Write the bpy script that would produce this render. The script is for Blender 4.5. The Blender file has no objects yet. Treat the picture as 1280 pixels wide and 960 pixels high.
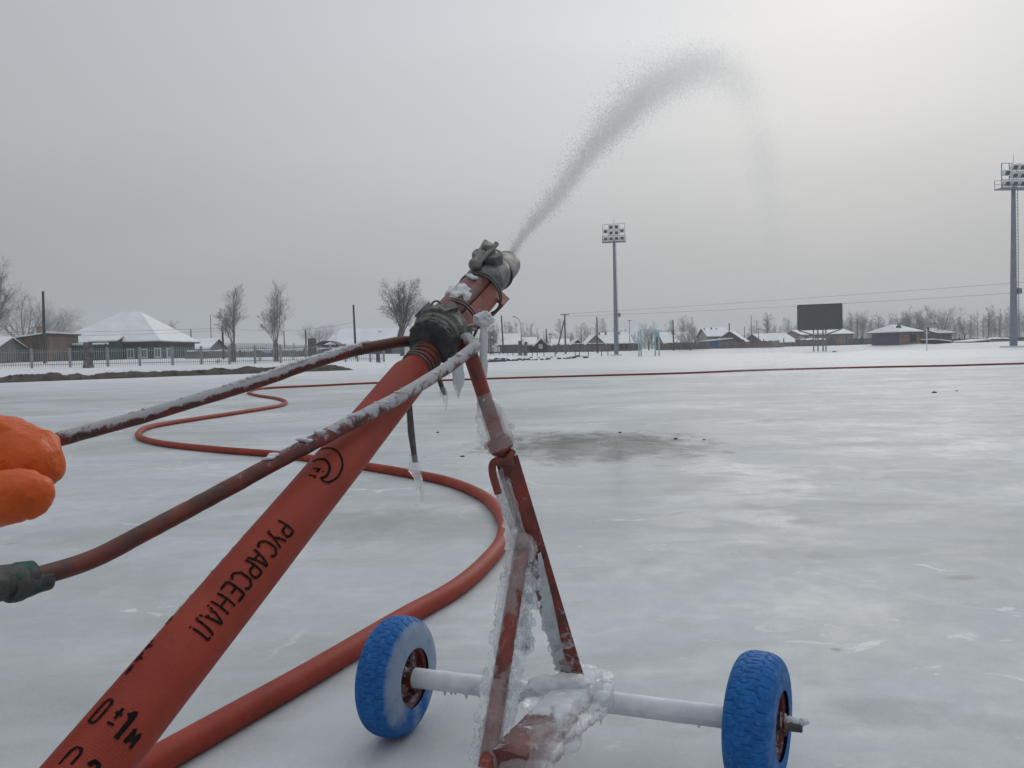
import bpy, bmesh, math, random
import numpy as np
from mathutils import Vector, Matrix, Quaternion, noise

random.seed(7)
scene = bpy.context.scene
COL = scene.collection
V = Vector
PI = math.pi

# ------------------------------------------------------------------ camera
CAMZ = 0.85
F = 1000.0
PITCH = math.atan(40.0 / F)
ROLL = math.radians(1.5)
fwd = V((0, math.cos(PITCH), -math.sin(PITCH)))
up0 = V((0, math.sin(PITCH), math.cos(PITCH)))
rt0 = V((1, 0, 0))
RT = rt0 * math.cos(ROLL) - up0 * math.sin(ROLL)
UP = up0 * math.cos(ROLL) + rt0 * math.sin(ROLL)
CAM = V((0, 0, CAMZ))

cd = bpy.data.cameras.new('camera')
cam = bpy.data.objects.new('camera', cd)
COL.objects.link(cam)
cd.sensor_width = 36.0
cd.lens = 36.0 * F / 1280.0
cd.clip_start = 0.02
cd.clip_end = 6000
M = Matrix((RT, UP, -fwd)).transposed().to_4x4()
M.translation = CAM
cam.matrix_world = M
scene.camera = cam


def ray(px, py):
    return fwd + RT * ((px - 640) / F) + UP * ((480 - py) / F)


def P(px, py, d):
    """world point seen at photo pixel (px,py) at depth d metres"""
    return CAM + ray(px, py) * d


def G(px, py, z=0.0):
    r = ray(px, py)
    t = (z - CAMZ) / r.z
    return CAM + r * t


# ------------------------------------------------------------------ mesh builder
class MB:
    def __init__(s):
        s.v = []; s.f = []; s.a = []; s.uv = []; s.mi = []

    def add(s, verts, faces, a=0.0, uv=None, mi=0):
        n = len(s.v)
        s.v += [tuple(p) for p in verts]
        if isinstance(a, (int, float)):
            s.a += [a] * len(verts)
        else:
            s.a += list(a)
        s.uv += uv if uv else [(0, 0)] * len(verts)
        s.f += [tuple(i + n for i in f) for f in faces]
        s.mi += [mi] * len(faces)

    def box(s, c, size, rot=None, a=0.0, mi=0):
        c = V(c); hx, hy, hz = [q / 2 for q in size]
        vs = [V((x, y, z)) for x in (-hx, hx) for y in (-hy, hy) for z in (-hz, hz)]
        if rot is not None:
            vs = [rot @ q for q in vs]
        s.add([c + q for q in vs], [(0, 1, 3, 2), (4, 6, 7, 5), (0, 4, 5, 1), (2, 3, 7, 6), (0, 2, 6, 4), (1, 5, 7, 3)], a, mi=mi)

    def bar(s, p0, p1, w, h, upv=V((0, 0, 1)), a=0.0, mi=0):
        p0, p1 = V(p0), V(p1)
        d = (p1 - p0); L = d.length; d.normalize()
        x = d.cross(upv)
        if x.length < 1e-4: x = d.cross(V((1, 0, 0)))
        x.normalize(); z = x.cross(d)
        s.box((p0 + p1) / 2, (w, L, h), Matrix((x, d, z)).transposed(), a, mi)

    def tube(s, pts, r, segs=12, cap=True, a=0.0, rn=None, uvlen=0.0, mi=0):
        """r: number or list; a: number or f(t, ang); rn: f(i,ang,p)->radius factor"""
        pts = [V(p) for p in pts]
        n = len(pts)
        rs = [r] * n if isinstance(r, (int, float)) else list(r)
        T = []
        for i in range(n):
            d = pts[min(i + 1, n - 1)] - pts[max(i - 1, 0)]
            T.append(d.normalized() if d.length > 1e-9 else V((0, 0, 1)))
        ref = V((0, 0, 1)) if abs(T[0].z) < 0.9 else V((1, 0, 0))
        x = T[0].cross(ref).normalized()
        base = len(s.v)
        L = 0.0; av = []; vs = []; uvs = []
        for i in range(n):
            if i:
                L += (pts[i] - pts[i - 1]).length
                q = T[i - 1].rotation_difference(T[i])
                x = (q @ x)
                x = (x - T[i] * x.dot(T[i])).normalized()
            y = T[i].cross(x)
            for k in range(segs + 1):
                an = 2 * PI * k / segs
                kk = an if k < segs else 0.0
                dirv = x * math.cos(kk) + y * math.sin(kk)
                rr = rs[i]
                if rn: rr *= rn(i, kk, pts[i] + dirv * rr)
                vs.append(pts[i] + dirv * rr)
                av.append(a if isinstance(a, (int, float)) else a(i / (n - 1), dirv))
                uvs.append((k / segs, L))
        fs = []
        w = segs + 1
        for i in range(n - 1):
            for k in range(segs):
                fs.append((i * w + k, i * w + k + 1, (i + 1) * w + k + 1, (i + 1) * w + k))
        if cap:
            fs.append(tuple(range(segs - 1, -1, -1)))
            fs.append(tuple((n - 1) * w + k for k in range(segs)))
        s.add(vs, fs, av, uvs, mi)

    def lathe(s, o, ax, prof, segs=32, a=0.0, mi=0, cap=True):
        o = V(o); ax = V(ax).normalized()
        ref = V((0, 0, 1)) if abs(ax.z) < 0.9 else V((1, 0, 0))
        x = ax.cross(ref).normalized(); y = ax.cross(x)
        vs = []; fs = []
        for t, r in prof:
            for k in range(segs):
                an = 2 * PI * k / segs
                vs.append(o + ax * t + (x * math.cos(an) + y * math.sin(an)) * r)
        m = len(prof)
        for i in range(m - 1):
            for k in range(segs):
                k2 = (k + 1) % segs
                fs.append((i * segs + k, i * segs + k2, (i + 1) * segs + k2, (i + 1) * segs + k))
        if cap and prof[0][1] > 1e-4: fs.append(tuple(range(segs - 1, -1, -1)))
        if cap and prof[-1][1] > 1e-4: fs.append(tuple((m - 1) * segs + k for k in range(segs)))
        s.add(vs, fs, a, mi=mi)

    def blob(s, c, r, sub=3, amp=0.25, freq=1.5, seed=0.0, a=0.0, rot=None, mi=0):
        """noisy ellipsoid; r = number or (rx,ry,rz)"""
        if isinstance(r, (int, float)): r = (r, r, r)
        vs, fs = ico(sub)
        out = []
        for p in vs:
            k = 1 + amp * noise.noise(V(p) * freq + V((seed, seed * 1.7, seed * .3)))
            q = V((p[0] * r[0] * k, p[1] * r[1] * k, p[2] * r[2] * k))
            if rot is not None: q = rot @ q
            out.append(V(c) + q)
        s.add(out, fs, a, mi=mi)

    def build(s, name, mat, parent=None, smooth=None, loc=None):
        me = bpy.data.meshes.new(name)
        loc0 = V((0, 0, 0))
        if loc is not None:
            loc0 = V(loc)
        if parent is not None and loc is None:
            loc0 = V(parent.get('_o', (0, 0, 0)))
        vs = [(p[0] - loc0.x, p[1] - loc0.y, p[2] - loc0.z) for p in s.v]
        me.from_pydata(vs, [], s.f)
        mats = mat if isinstance(mat, (list, tuple)) else [mat]
        for m in mats: me.materials.append(m)
        if len(mats) > 1:
            me.polygons.foreach_set('material_index', s.mi)
        if any(s.a):
            at = me.attributes.new('frost', 'FLOAT', 'POINT')
            at.data.foreach_set('value', s.a)
        if any(u != (0, 0) for u in s.uv):
            ul = me.uv_layers.new(name='UVMap')
            idx = np.zeros(len(me.loops), dtype=np.int32)
            me.loops.foreach_get('vertex_index', idx)
            ul.data.foreach_set('uv', np.array(s.uv, dtype=np.float32)[idx].ravel())
        if smooth is not None:
            me.polygons.foreach_set('use_smooth', [True] * len(me.polygons))
            me.set_sharp_from_angle(angle=math.radians(smooth))
        me.update()
        o = bpy.data.objects.new(name, me)
        COL.objects.link(o)
        if parent is not None:
            o.parent = parent
        if loc is not None and parent is None:
            o.location = loc
            o['_o'] = tuple(loc)
        if parent is not None and parent.get('_o'):
            o['_o'] = tuple(parent['_o'])
            if loc is not None:
                o.location = V(loc) - V(parent['_o'])
        return o


def fuse(mb, voxel=.003, iters=3, disp=None):
    """melt overlapping lumps into one continuous skin"""
    me = bpy.data.meshes.new('tmp'); me.from_pydata(mb.v, [], mb.f)
    ot = bpy.data.objects.new('tmp', me); COL.objects.link(ot)
    md = ot.modifiers.new('r', 'REMESH'); md.mode = 'VOXEL'; md.voxel_size = voxel
    ms = ot.modifiers.new('s', 'SMOOTH'); ms.factor = 0.5; ms.iterations = iters
    dg = bpy.context.evaluated_depsgraph_get()
    ev = ot.evaluated_get(dg); m2 = ev.to_mesh()
    out = MB()
    vs = [(v.co.copy(), v.normal.copy()) for v in m2.vertices]
    out.add([p + n * (disp(p) if disp else 0) for p, n in vs], [tuple(f.vertices) for f in m2.polygons])
    ev.to_mesh_clear()
    bpy.data.objects.remove(ot); bpy.data.meshes.remove(me)
    return out


_ico = {}
def ico(sub):
    if sub not in _ico:
        bm = bmesh.new()
        bmesh.ops.create_icosphere(bm, subdivisions=sub, radius=1)
        bm.verts.index_update()
        _ico[sub] = ([tuple(v.co) for v in bm.verts], [tuple(v.index for v in f.verts) for f in bm.faces])
        bm.free()
    return _ico[sub]


def empty(name, loc):
    o = bpy.data.objects.new(name, None)
    o.empty_display_size = 0.1
    COL.objects.link(o)
    o.location = loc
    o['_o'] = tuple(loc)
    return o


def tag(o, label=None, cat=None, group=None, kind=None):
    if label: o['label'] = label
    if cat: o['category'] = cat
    if group: o['group'] = group
    if kind: o['kind'] = kind
    return o


def copy_tree(o, loc, scale=(1, 1, 1), rz=0.0, parent=None):
    c = o.copy()
    COL.objects.link(c)
    if parent is None:
        c.location = loc; c.scale = scale; c.rotation_euler = (0, 0, rz)
    else:
        c.parent = parent
    for ch in o.children:
        copy_tree(ch, None, parent=c)
    return c


def catmull(pts, n=8):
    pts = [V(p) for p in pts]
    out = []
    for i in range(len(pts) - 1):
        p0 = pts[max(i - 1, 0)]; p1 = pts[i]; p2 = pts[i + 1]; p3 = pts[min(i + 2, len(pts) - 1)]
        for k in range(n):
            t = k / n
            out.append(0.5 * ((2 * p1) + (p2 - p0) * t + (2 * p0 - 5 * p1 + 4 * p2 - p3) * t * t + (3 * p1 - p0 - 3 * p2 + p3) * t ** 3))
    out.append(pts[-1])
    return out


def lerp(a, b, t):
    return a + (b - a) * t


def interp(x, xs, ys):
    if x <= xs[0]: return ys[0]
    for i in range(len(xs) - 1):
        if x <= xs[i + 1]:
            return lerp(ys[i], ys[i + 1], (x - xs[i]) / (xs[i + 1] - xs[i]))
    return ys[-1]


def sstep(a, b, x):
    t = max(0.0, min(1.0, (x - a) / (b - a)))
    return t * t * (3 - 2 * t)


# ------------------------------------------------------------------ materials
class NT:
    def __init__(s, name):
        s.m = bpy.data.materials.new(name)
        s.m.use_nodes = True
        s.t = s.m.node_tree
        s.b = s.t.nodes['Principled BSDF']
        s.out = s.t.nodes['Material Output']

    def n(s, typ, **kw):
        nd = s.t.nodes.new(typ)
        for k, v in kw.items():
            if k in nd.inputs: nd.inputs[k].default_value = v
            else: setattr(nd, k, v)
        return nd

    def l(s, a, b):
        s.t.links.new(a, b)

    def coord(s, which='Object', scale=None):
        tc = s.n('ShaderNodeTexCoord')
        o = tc.outputs[which]
        if scale is not None:
            mp = s.n('ShaderNodeMapping')
            mp.inputs['Scale'].default_value = scale
            s.l(o, mp.inputs['Vector']); o = mp.outputs['Vector']
        return o

    def noise(s, vec, scale, detail=4, rough=0.55, dist=0.0):
        nd = s.n('ShaderNodeTexNoise')
        nd.inputs['Scale'].default_value = scale
        nd.inputs['Detail'].default_value = detail
        nd.inputs['Roughness'].default_value = rough
        nd.inputs['Distortion'].default_value = dist
        if vec is not None: s.l(vec, nd.inputs['Vector'])
        return nd.outputs['Fac']

    def ramp(s, fac, stops):
        r = s.n('ShaderNodeValToRGB')
        el = r.color_ramp.elements
        while len(el) < len(stops): el.new(0.5)
        for e, (p, c) in zip(el, stops):
            e.position = p
            e.color = (c, c, c, 1) if isinstance(c, (int, float)) else (*c, 1)
        s.l(fac, r.inputs['Fac'])
        return r.outputs['Color']

    def mix(s, fac, a, b):
        m = s.n('ShaderNodeMix', data_type='RGBA')
        for sock, val in ((m.inputs[0], fac), (m.inputs[6], a), (m.inputs[7], b)):
            if hasattr(val, 'links'): s.l(val, sock)
            elif isinstance(val, (int, float)): sock.default_value = val if sock.type == 'VALUE' else (val, val, val, 1)
            else: sock.default_value = (*val, 1)
        return m.outputs[2]

    def math(s, op, a, b=None, clamp=False):
        m = s.n('ShaderNodeMath', operation=op)
        m.use_clamp = clamp
        for i, val in enumerate((a, b)):
            if val is None: continue
            if hasattr(val, 'links'): s.l(val, m.inputs[i])
            else: m.inputs[i].default_value = val
        return m.outputs[0]

    def bump(s, h, dist=0.01, strength=1.0, normal=None):
        b = s.n('ShaderNodeBump')
        b.inputs['Distance'].default_value = dist
        b.inputs['Strength'].default_value = strength
        s.l(h, b.inputs['Height'])
        if normal is not None: s.l(normal, b.inputs['Normal'])
        return b.outputs['Normal']

    def set(s, **kw):
        for k, v in kw.items():
            sock = s.b.inputs[k.replace('_', ' ')]
            if hasattr(v, 'links'): s.l(v, sock)
            elif isinstance(v, tuple): sock.default_value = (*v, 1) if sock.type == 'RGBA' else v
            else: sock.default_value = v
        return s


def plain(name, c, rough=0.6, var=0.25, scale=6.0, bump=0.0, metal=0.0, coord='Object', bscale=None, detail=5):
    t = NT(name)
    vec = t.coord(coord)
    f = t.noise(vec, scale, detail, 0.6)
    lo = tuple(x * (1 - var) for x in c); hi = tuple(min(1, x * (1 + var)) for x in c)
    t.set(Base_Color=t.ramp(f, [(0.3, lo), (0.7, hi)]), Roughness=rough, Metallic=metal)
    if bump:
        t.set(Normal=t.bump(t.noise(vec, bscale or scale * 4, 4), bump, 0.6))
    return t.m


# red paint with rust, and frost controlled by the 'frost' attribute
def red_paint(name, base=(0.145, 0.018, 0.012), dark=(0.035, 0.015, 0.012)):
    t = NT(name)
    vec = t.coord('Object')
    n1 = t.noise(vec, 26, 6, 0.62)
    n2 = t.noise(vec, 130, 4, 0.6)
    n3 = t.noise(vec, 60, 5, 0.65, 0.6)
    col = t.mix(t.ramp(n1, [(0.42, 0.0), (0.62, 1.0)]), base, dark)
    col = t.mix(t.math('MULTIPLY', n2, 0.35), col, (0.2, 0.07, 0.04))
    at = t.n('ShaderNodeAttribute', attribute_name='frost')
    geo = t.n('ShaderNodeNewGeometry')
    sx = t.n('ShaderNodeSeparateXYZ'); t.l(geo.outputs['Normal'], sx.inputs[0])
    upm = t.math('MULTIPLY', sx.outputs['Z'], 0.32)
    fr = t.math('ADD', t.math('ADD', at.outputs['Fac'], upm), t.math('MULTIPLY', t.math('SUBTRACT', n3, 0.5), 2.3))
    has = t.ramp(at.outputs['Fac'], [(0.03, 0.0), (0.22, 1.0)])
    mask = t.math('MULTIPLY', t.ramp(fr, [(0.38, 0.0), (0.72, 1.0)]), has)
    mask = t.math('MULTIPLY', mask, 0.86)
    col = t.mix(mask, col, (0.44, 0.45, 0.485))
    rg = t.mix(mask, 0.55, 0.8)
    hgt = t.math('ADD', t.math('MULTIPLY', mask, 1.0), t.math('MULTIPLY', n2, 0.3))
    t.set(Base_Color=col, Roughness=rg, Normal=t.bump(hgt, 0.0025, 0.7))
    return t.m


def frost_mat():
    """axle and plate: thick white frost, red where the attribute is low"""
    t = NT('frosted_steel')
    vec = t.coord('Object')
    n = t.noise(vec, 22, 6, 0.65, 0.4)
    n2 = t.noise(vec, 240, 3, 0.6)
    at = t.n('ShaderNodeAttribute', attribute_name='frost')
    f = t.math('ADD', at.outputs['Fac'], t.math('MULTIPLY', t.math('SUBTRACT', n, 0.5), 1.9))
    m = t.ramp(f, [(0.36, 0.0), (0.62, 1.0)])
    red = t.mix(t.noise(vec, 60, 5), (0.16, 0.026, 0.02), (0.085, 0.025, 0.02))
    white = t.mix(t.ramp(n, [(0.3, 0.0), (0.7, 1.0)]), (0.55, 0.57, 0.615), (0.72, 0.74, 0.78))
    t.set(Base_Color=t.mix(m, red, white), Roughness=t.mix(m, 0.35, 0.7),
          Normal=t.bump(t.math('ADD', m, t.math('MULTIPLY', n2, 0.35)), 0.003, 0.7))
    return t.m


def hose_mat(name, ribs=True):
    t = NT(name)
    tc = t.n('ShaderNodeTexCoord')
    uv = tc.outputs['UV']
    sx = t.n('ShaderNodeSeparateXYZ'); t.l(uv, sx.inputs[0])
    vec = tc.outputs['Object']
    n1 = t.noise(vec, 7, 6, 0.6)
    n2 = t.noise(vec, 90, 4, 0.65)
    n3 = t.noise(vec, 32, 6, 0.7, 0.5)
    col = t.mix(t.ramp(n1, [(0.3, 0.0), (0.72, 1.0)]), (0.215, 0.026, 0.015), (0.32, 0.046, 0.024))
    col = t.mix(t.ramp(n3, [(0.58, 0.0), (0.75, 0.55)]), col, (0.135, 0.030, 0.021))
    col = t.mix(t.ramp(n2, [(0.6, 0.0), (0.8, 0.3)]), col, (0.28, 0.12, 0.10))
    # woven ribs round the hose (and weave lines along it)
    w = t.math('SINE', t.math('MULTIPLY', sx.outputs['Y'], 2 * PI / 0.0034))
    w2 = t.math('SINE', t.math('MULTIPLY', sx.outputs['X'], 2 * PI * 60))
    h = t.math('ADD', t.math('MULTIPLY', w, 0.28), t.math('MULTIPLY', w2, 0.10))
    h = t.math('ADD', h, t.math('MULTIPLY', n2, 1.6))
    col = t.mix(t.math('MULTIPLY', t.math('ADD', w, 1.0), 0.025), col, (0.12, 0.03, 0.025))
    t.set(Base_Color=col, Roughness=0.55, Normal=t.bump(h, 0.0003, 0.5), Specular_IOR_Level=0.2)
    return t.m


def ice_glass():
    t = NT('clear_ice')
    vec = t.coord('Object')
    n = t.noise(vec, 38, 5, 0.6)
    n2 = t.noise(vec, 150, 3, 0.6)
    t.set(Base_Color=t.mix(n, (0.80, 0.84, 0.87), (0.95, 0.96, 0.97)),
          Roughness=t.ramp(n2, [(0.3, 0.05), (0.7, 0.3)]), IOR=1.31,
          Transmission_Weight=t.ramp(n, [(0.32, 0.35), (0.62, 0.85)]),
          Normal=t.bump(t.math('ADD', n, t.math('MULTIPLY', n2, 0.4)), 0.004, 0.6))
    tr = t.n('ShaderNodeBsdfTransparent'); tr.inputs[0].default_value = (.97, .98, .99, 1)
    mx = t.n('ShaderNodeMixShader'); t.l(t.ramp(n, [(0.35, 0.30), (0.68, 0.70)]), mx.inputs[0])
    t.l(tr.outputs[0], mx.inputs[1]); t.l(t.b.outputs[0], mx.inputs[2]); t.l(mx.outputs[0], t.out.inputs['Surface'])
    return t.m


def cloudy_ice():
    t = NT('cloudy_ice')
    vec = t.coord('Object')
    n = t.noise(vec, 30, 5, 0.6)
    t.set(Base_Color=t.mix(n, (0.62, 0.66, 0.70), (0.80, 0.82, 0.84)), Roughness=0.3, IOR=1.31,
          Transmission_Weight=t.ramp(n, [(0.35, 0.25), (0.65, 0.6)]),
          Normal=t.bump(t.noise(vec, 110, 4), 0.003, 0.6))
    return t.m


def snow_mat(name='snow', c=(0.72, 0.74, 0.77), scale=3.0, bd=0.02, bs=18):
    t = NT(name)
    vec = t.coord('Object')
    n = t.noise(vec, scale, 6, 0.65)
    lo = tuple(x * 0.86 for x in c)
    t.set(Base_Color=t.ramp(n, [(0.3, lo), (0.65, c)]), Roughness=0.75,
          Normal=t.bump(t.noise(vec, bs, 5, 0.65), bd, 0.6))
    return t.m


def ice_ground():
    t = NT('flooded_ice')
    vec = t.coord('Object')
    def scaled(sx, sy, sz=1.0, rz=0.0, loc=(0, 0, 0)):
        mp = t.n('ShaderNodeMapping')
        mp.inputs['Scale'].default_value = (sx, sy, sz)
        mp.inputs['Rotation'].default_value = (0, 0, rz)
        mp.inputs['Location'].default_value = loc
        t.l(vec, mp.inputs['Vector'])
        return mp.outputs['Vector']
    big = t.noise(scaled(0.35, 0.5), 1.0, 5, 0.55, 0.6)
    mid = t.noise(scaled(1.6, 2.2, 1, 0.3), 1.0, 6, 0.6, 0.9)
    fine = t.noise(vec, 9, 6, 0.68, 0.3)
    grain = t.noise(vec, 70, 4, 0.7)
    wide = t.noise(scaled(0.06, 0.10, 1, 0.2), 1.0, 5, 0.6)
    base = t.mix(t.ramp(big, [(0.38, 0.0), (0.61, 1.0)]), (0.315, 0.34, 0.34), (0.61, 0.64, 0.665))
    base = t.mix(t.ramp(mid, [(0.38, 0.0), (0.62, 0.7)]), base, (0.50, 0.532, 0.568))
    # white crust patches (thin snow frozen on top)
    crust = t.ramp(t.math('ADD', t.math('MULTIPLY', mid, 0.6), t.math('MULTIPLY', fine, 0.55)), [(0.60, 0.0), (0.68, 1.0)])
    crust_where = t.ramp(wide, [(0.42, 0.15), (0.62, 1.0)])
    cm = t.math('MULTIPLY', t.math('MULTIPLY', crust, crust_where), 0.75)
    base = t.mix(cm, base, (0.74, 0.76, 0.79))
    # grey-green thin spots where ground shows through
    thin = t.ramp(t.noise(scaled(0.8, 1.3, 1, -0.2, (3.1, 1.7, 0)), 1.0, 6, 0.62, 0.8), [(0.56, 0.0), (0.72, 1.0)])
    base = t.mix(t.math('MULTIPLY', thin, 0.8), base, (0.30, 0.312, 0.29))
    st = t.ramp(t.noise(scaled(0.22, 1.1, 1, 0.05, (7.3, 2.2, 0)), 1.0, 6, 0.66, 0.5), [(0.5, 0.0), (0.66, 1.0)])
    base = t.mix(t.math('MULTIPLY', st, 0.6), base, (0.345, 0.37, 0.39))
    fl = t.ramp(fine, [(0.36, 0.0), (0.60, 1.0)])
    base = t.mix(t.math('MULTIPLY', fl, 0.42), base, (0.36, 0.388, 0.41))
    flk = t.ramp(t.noise(scaled(3.2, 7.5, 1, 0.1, (1.3, 9.2, 0)), 1.0, 5, 0.62, 1.2), [(0.63, 0.0), (0.67, 1.0)])
    flw = t.ramp(t.noise(scaled(0.5, 0.7, 1, 0.4, (5.5, 0.2, 0)), 1.0, 3, 0.5), [(0.45, 0.0), (0.6, 1.0)])
    base = t.mix(t.math('MULTIPLY', t.math('MULTIPLY', flk, flw), 0.65), base, (0.72, 0.75, 0.78))
    s0 = t.n('ShaderNodeSeparateXYZ'); t.l(vec, s0.inputs[0])
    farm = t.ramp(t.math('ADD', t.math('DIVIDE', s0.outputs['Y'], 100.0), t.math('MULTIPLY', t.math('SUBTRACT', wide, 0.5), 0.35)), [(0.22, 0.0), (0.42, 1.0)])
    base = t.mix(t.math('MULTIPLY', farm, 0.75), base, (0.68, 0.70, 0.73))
    # dirty puddle stain behind the stand and small brown specks
    def spot(cx, cy, rx, ry, amount, col, base, edge=0.5, ns=2.6):
        s1 = t.n('ShaderNodeSeparateXYZ'); t.l(vec, s1.inputs[0])
        dx = t.math('DIVIDE', t.math('SUBTRACT', s1.outputs['X'], cx), rx)
        dy = t.math('DIVIDE', t.math('SUBTRACT', s1.outputs['Y'], cy), ry)
        d = t.math('ADD', t.math('POWER', dx, 2.0), t.math('POWER', dy, 2.0))
        nz = t.noise(scaled(1.2, 0.8), ns, 7, 0.7, 0.4)
        k = t.math('ADD', d, t.math('MULTIPLY', t.math('SUBTRACT', nz, 0.5), 3.2))
        mk = t.ramp(k, [(0.15, 1.0), (1.0, 0.0)])
        return t.mix(t.math('MULTIPLY', mk, amount), base, col)
    for (px, py, rpx, rpy, am, c) in ((745, 556, 165, 18, 1.0, (0.10, 0.10, 0.088)), (520, 547, 60, 6, 0.3, (0.25, 0.26, 0.24)),
                                      (1200, 722, 26, 4, 0.55, (0.28, 0.25, 0.21)), (1045, 812, 10, 3, 0.8, (0.16, 0.12, 0.09)),
                                      (1005, 652, 30, 4, 0.5, (0.30, 0.27, 0.24)), (430, 655, 120, 26, 0.4, (0.25, 0.26, 0.235)),
                                      (1110, 890, 90, 22, 0.35, (0.23, 0.235, 0.24)), (520, 655, 110, 22, 0.35, (0.25, 0.26, 0.235)),
                                      (1235, 905, 60, 14, 0.3, (0.3, 0.3, 0.3)), (260, 775, 90, 10, 0.25, (0.32, 0.31, 0.27))):
        g = G(px, py)
        rx = rpx * g.y / F
        ry = abs(G(px, py - rpy).y - g.y)
        base = spot(g.x, g.y, rx, ry, am, c, base)
    sp1 = t.ramp(t.noise(scaled(1, 1.6, 1, .2), 2.4, 5, 0.7), [(0.60, 0.0), (0.72, 1.0)])
    base = t.mix(t.math('MULTIPLY', sp1, 0.30), base, (0.25, 0.245, 0.22))
    g2 = t.noise(vec, 160, 3, 0.75)
    base = t.mix(t.ramp(g2, [(0.60, 0.0), (0.72, 0.5)]), base, (0.78, 0.80, 0.83))
    base = t.mix(t.ramp(g2, [(0.28, 0.4), (0.40, 0.0)]), base, (0.27, 0.285, 0.30))
    spk = t.ramp(t.noise(vec, 5.2, 3, 0.5), [(0.735, 0.0), (0.78, 1.0)])
    base = t.mix(t.math('MULTIPLY', spk, 0.55), base, (0.20, 0.17, 0.14))
    base = t.mix(t.math('MULTIPLY', t.ramp(grain, [(0.35, 0.0), (0.7, 1.0)]), 0.16), base, (0.62, 0.64, 0.66))
    rough = t.ramp(t.math('ADD', mid, t.math('MULTIPLY', fine, 0.4)), [(0.45, 0.36), (0.62, 0.45), (0.85, 0.6)])
    rough = t.mix(cm, rough, 0.6)
    wp = G(770, 588)
    s2 = t.n('ShaderNodeSeparateXYZ'); t.l(vec, s2.inputs[0])
    wd_ = t.math('ADD', t.math('POWER', t.math('DIVIDE', t.math('SUBTRACT', s2.outputs['X'], wp.x), 1.1), 2.0), t.math('POWER', t.math('DIVIDE', t.math('SUBTRACT', s2.outputs['Y'], wp.y), 2.0), 2.0))
    wet = t.ramp(t.math('ADD', wd_, t.math('MULTIPLY', t.math('SUBTRACT', mid, 0.5), 2.5)), [(0.2, 1.0), (1.0, 0.0)])
    rough = t.mix(t.math('MULTIPLY', wet, 0.9), rough, 0.06)
    wn = G(520, 935)
    wd2 = t.math('ADD', t.math('POWER', t.math('DIVIDE', t.math('SUBTRACT', s2.outputs['X'], wn.x), .45), 2.0), t.math('POWER', t.math('DIVIDE', t.math('SUBTRACT', s2.outputs['Y'], wn.y), .5), 2.0))
    rough = t.mix(t.ramp(wd2, [(0.3, 0.85), (1.0, 0.0)]), rough, 0.10)
    h = t.math('ADD', t.math('MULTIPLY', mid, 0.14), t.math('MULTIPLY', fine, 0.16))
    h = t.math('ADD', h, t.math('MULTIPLY', cm, 0.25))
    h = t.math('ADD', h, t.math('MULTIPLY', grain, 0.06))
    vo_ = t.n('ShaderNodeTexVoronoi', feature='DISTANCE_TO_EDGE'); vo_.inputs['Scale'].default_value = 0.55
    dn = t.n('ShaderNodeTexNoise'); dn.inputs['Scale'].default_value = 1.6; dn.inputs['Detail'].default_value = 5; t.l(vec, dn.inputs['Vector'])
    va = t.n('ShaderNodeVectorMath', operation='ADD'); t.l(vec, va.inputs[0]); vsc = t.n('ShaderNodeVectorMath', operation='SCALE'); vsc.inputs['Scale'].default_value = 0.5
    t.l(dn.outputs['Color'], vsc.inputs[0]); t.l(vsc.outputs[0], va.inputs[1]); t.l(va.outputs[0], vo_.inputs['Vector'])
    crack = t.ramp(vo_.outputs['Distance'], [(0.0, 1.0), (0.006, 0.0)])
    crack = t.math('MULTIPLY', crack, t.ramp(t.noise(scaled(.7, .7, 1, 0, (4, 4, 0)), 1.0, 3, .5), [(.50, 0.0), (.62, .55)]))
    base = t.mix(crack, base, (0.74, 0.77, 0.80))
    rp = t.n('ShaderNodeTexWave', wave_type='BANDS', bands_direction='DIAGONAL'); rp.inputs['Scale'].default_value = 5.5; rp.inputs['Distortion'].default_value = 5.0; rp.inputs['Detail'].default_value = 3
    t.l(scaled(.6, 1.3, 1, .5), rp.inputs['Vector'])
    h = t.math('ADD', h, t.math('MULTIPLY', t.math('MULTIPLY', rp.outputs['Fac'], t.ramp(wide, [(.45, 0.0), (.6, 1.0)])), 0.16))
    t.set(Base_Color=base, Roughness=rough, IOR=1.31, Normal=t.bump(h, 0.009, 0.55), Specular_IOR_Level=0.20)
    return t.m


def tyre_mat():
    t = NT('blue_tyre')
    vec = t.coord('Object')
    n = t.noise(vec, 30, 5, 0.6)
    n2 = t.noise(vec, 120, 4, 0.6)
    at = t.n('ShaderNodeAttribute', attribute_name='frost')
    col = t.mix(t.ramp(n, [(0.3, 0.0), (0.7, 1.0)]), (0.006, 0.085, 0.29), (0.010, 0.135, 0.42))
    col = t.mix(t.ramp(n2, [(0.5, 0.0), (0.75, 0.45)]), col, (0.10, 0.21, 0.40))
    f = t.math('ADD', at.outputs['Fac'], t.math('MULTIPLY', t.math('SUBTRACT', n, 0.5), 0.9))
    m = t.math('MULTIPLY', t.ramp(f, [(0.25, 0.0), (0.95, 1.0)]), 0.72)
    col = t.mix(m, col, (0.34, 0.395, 0.45))
    t.set(Base_Color=col, Roughness=t.mix(m, 0.62, 0.35), Specular_IOR_Level=0.22, Normal=t.bump(n2, 0.0015, 0.5))
    return t.m


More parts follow.
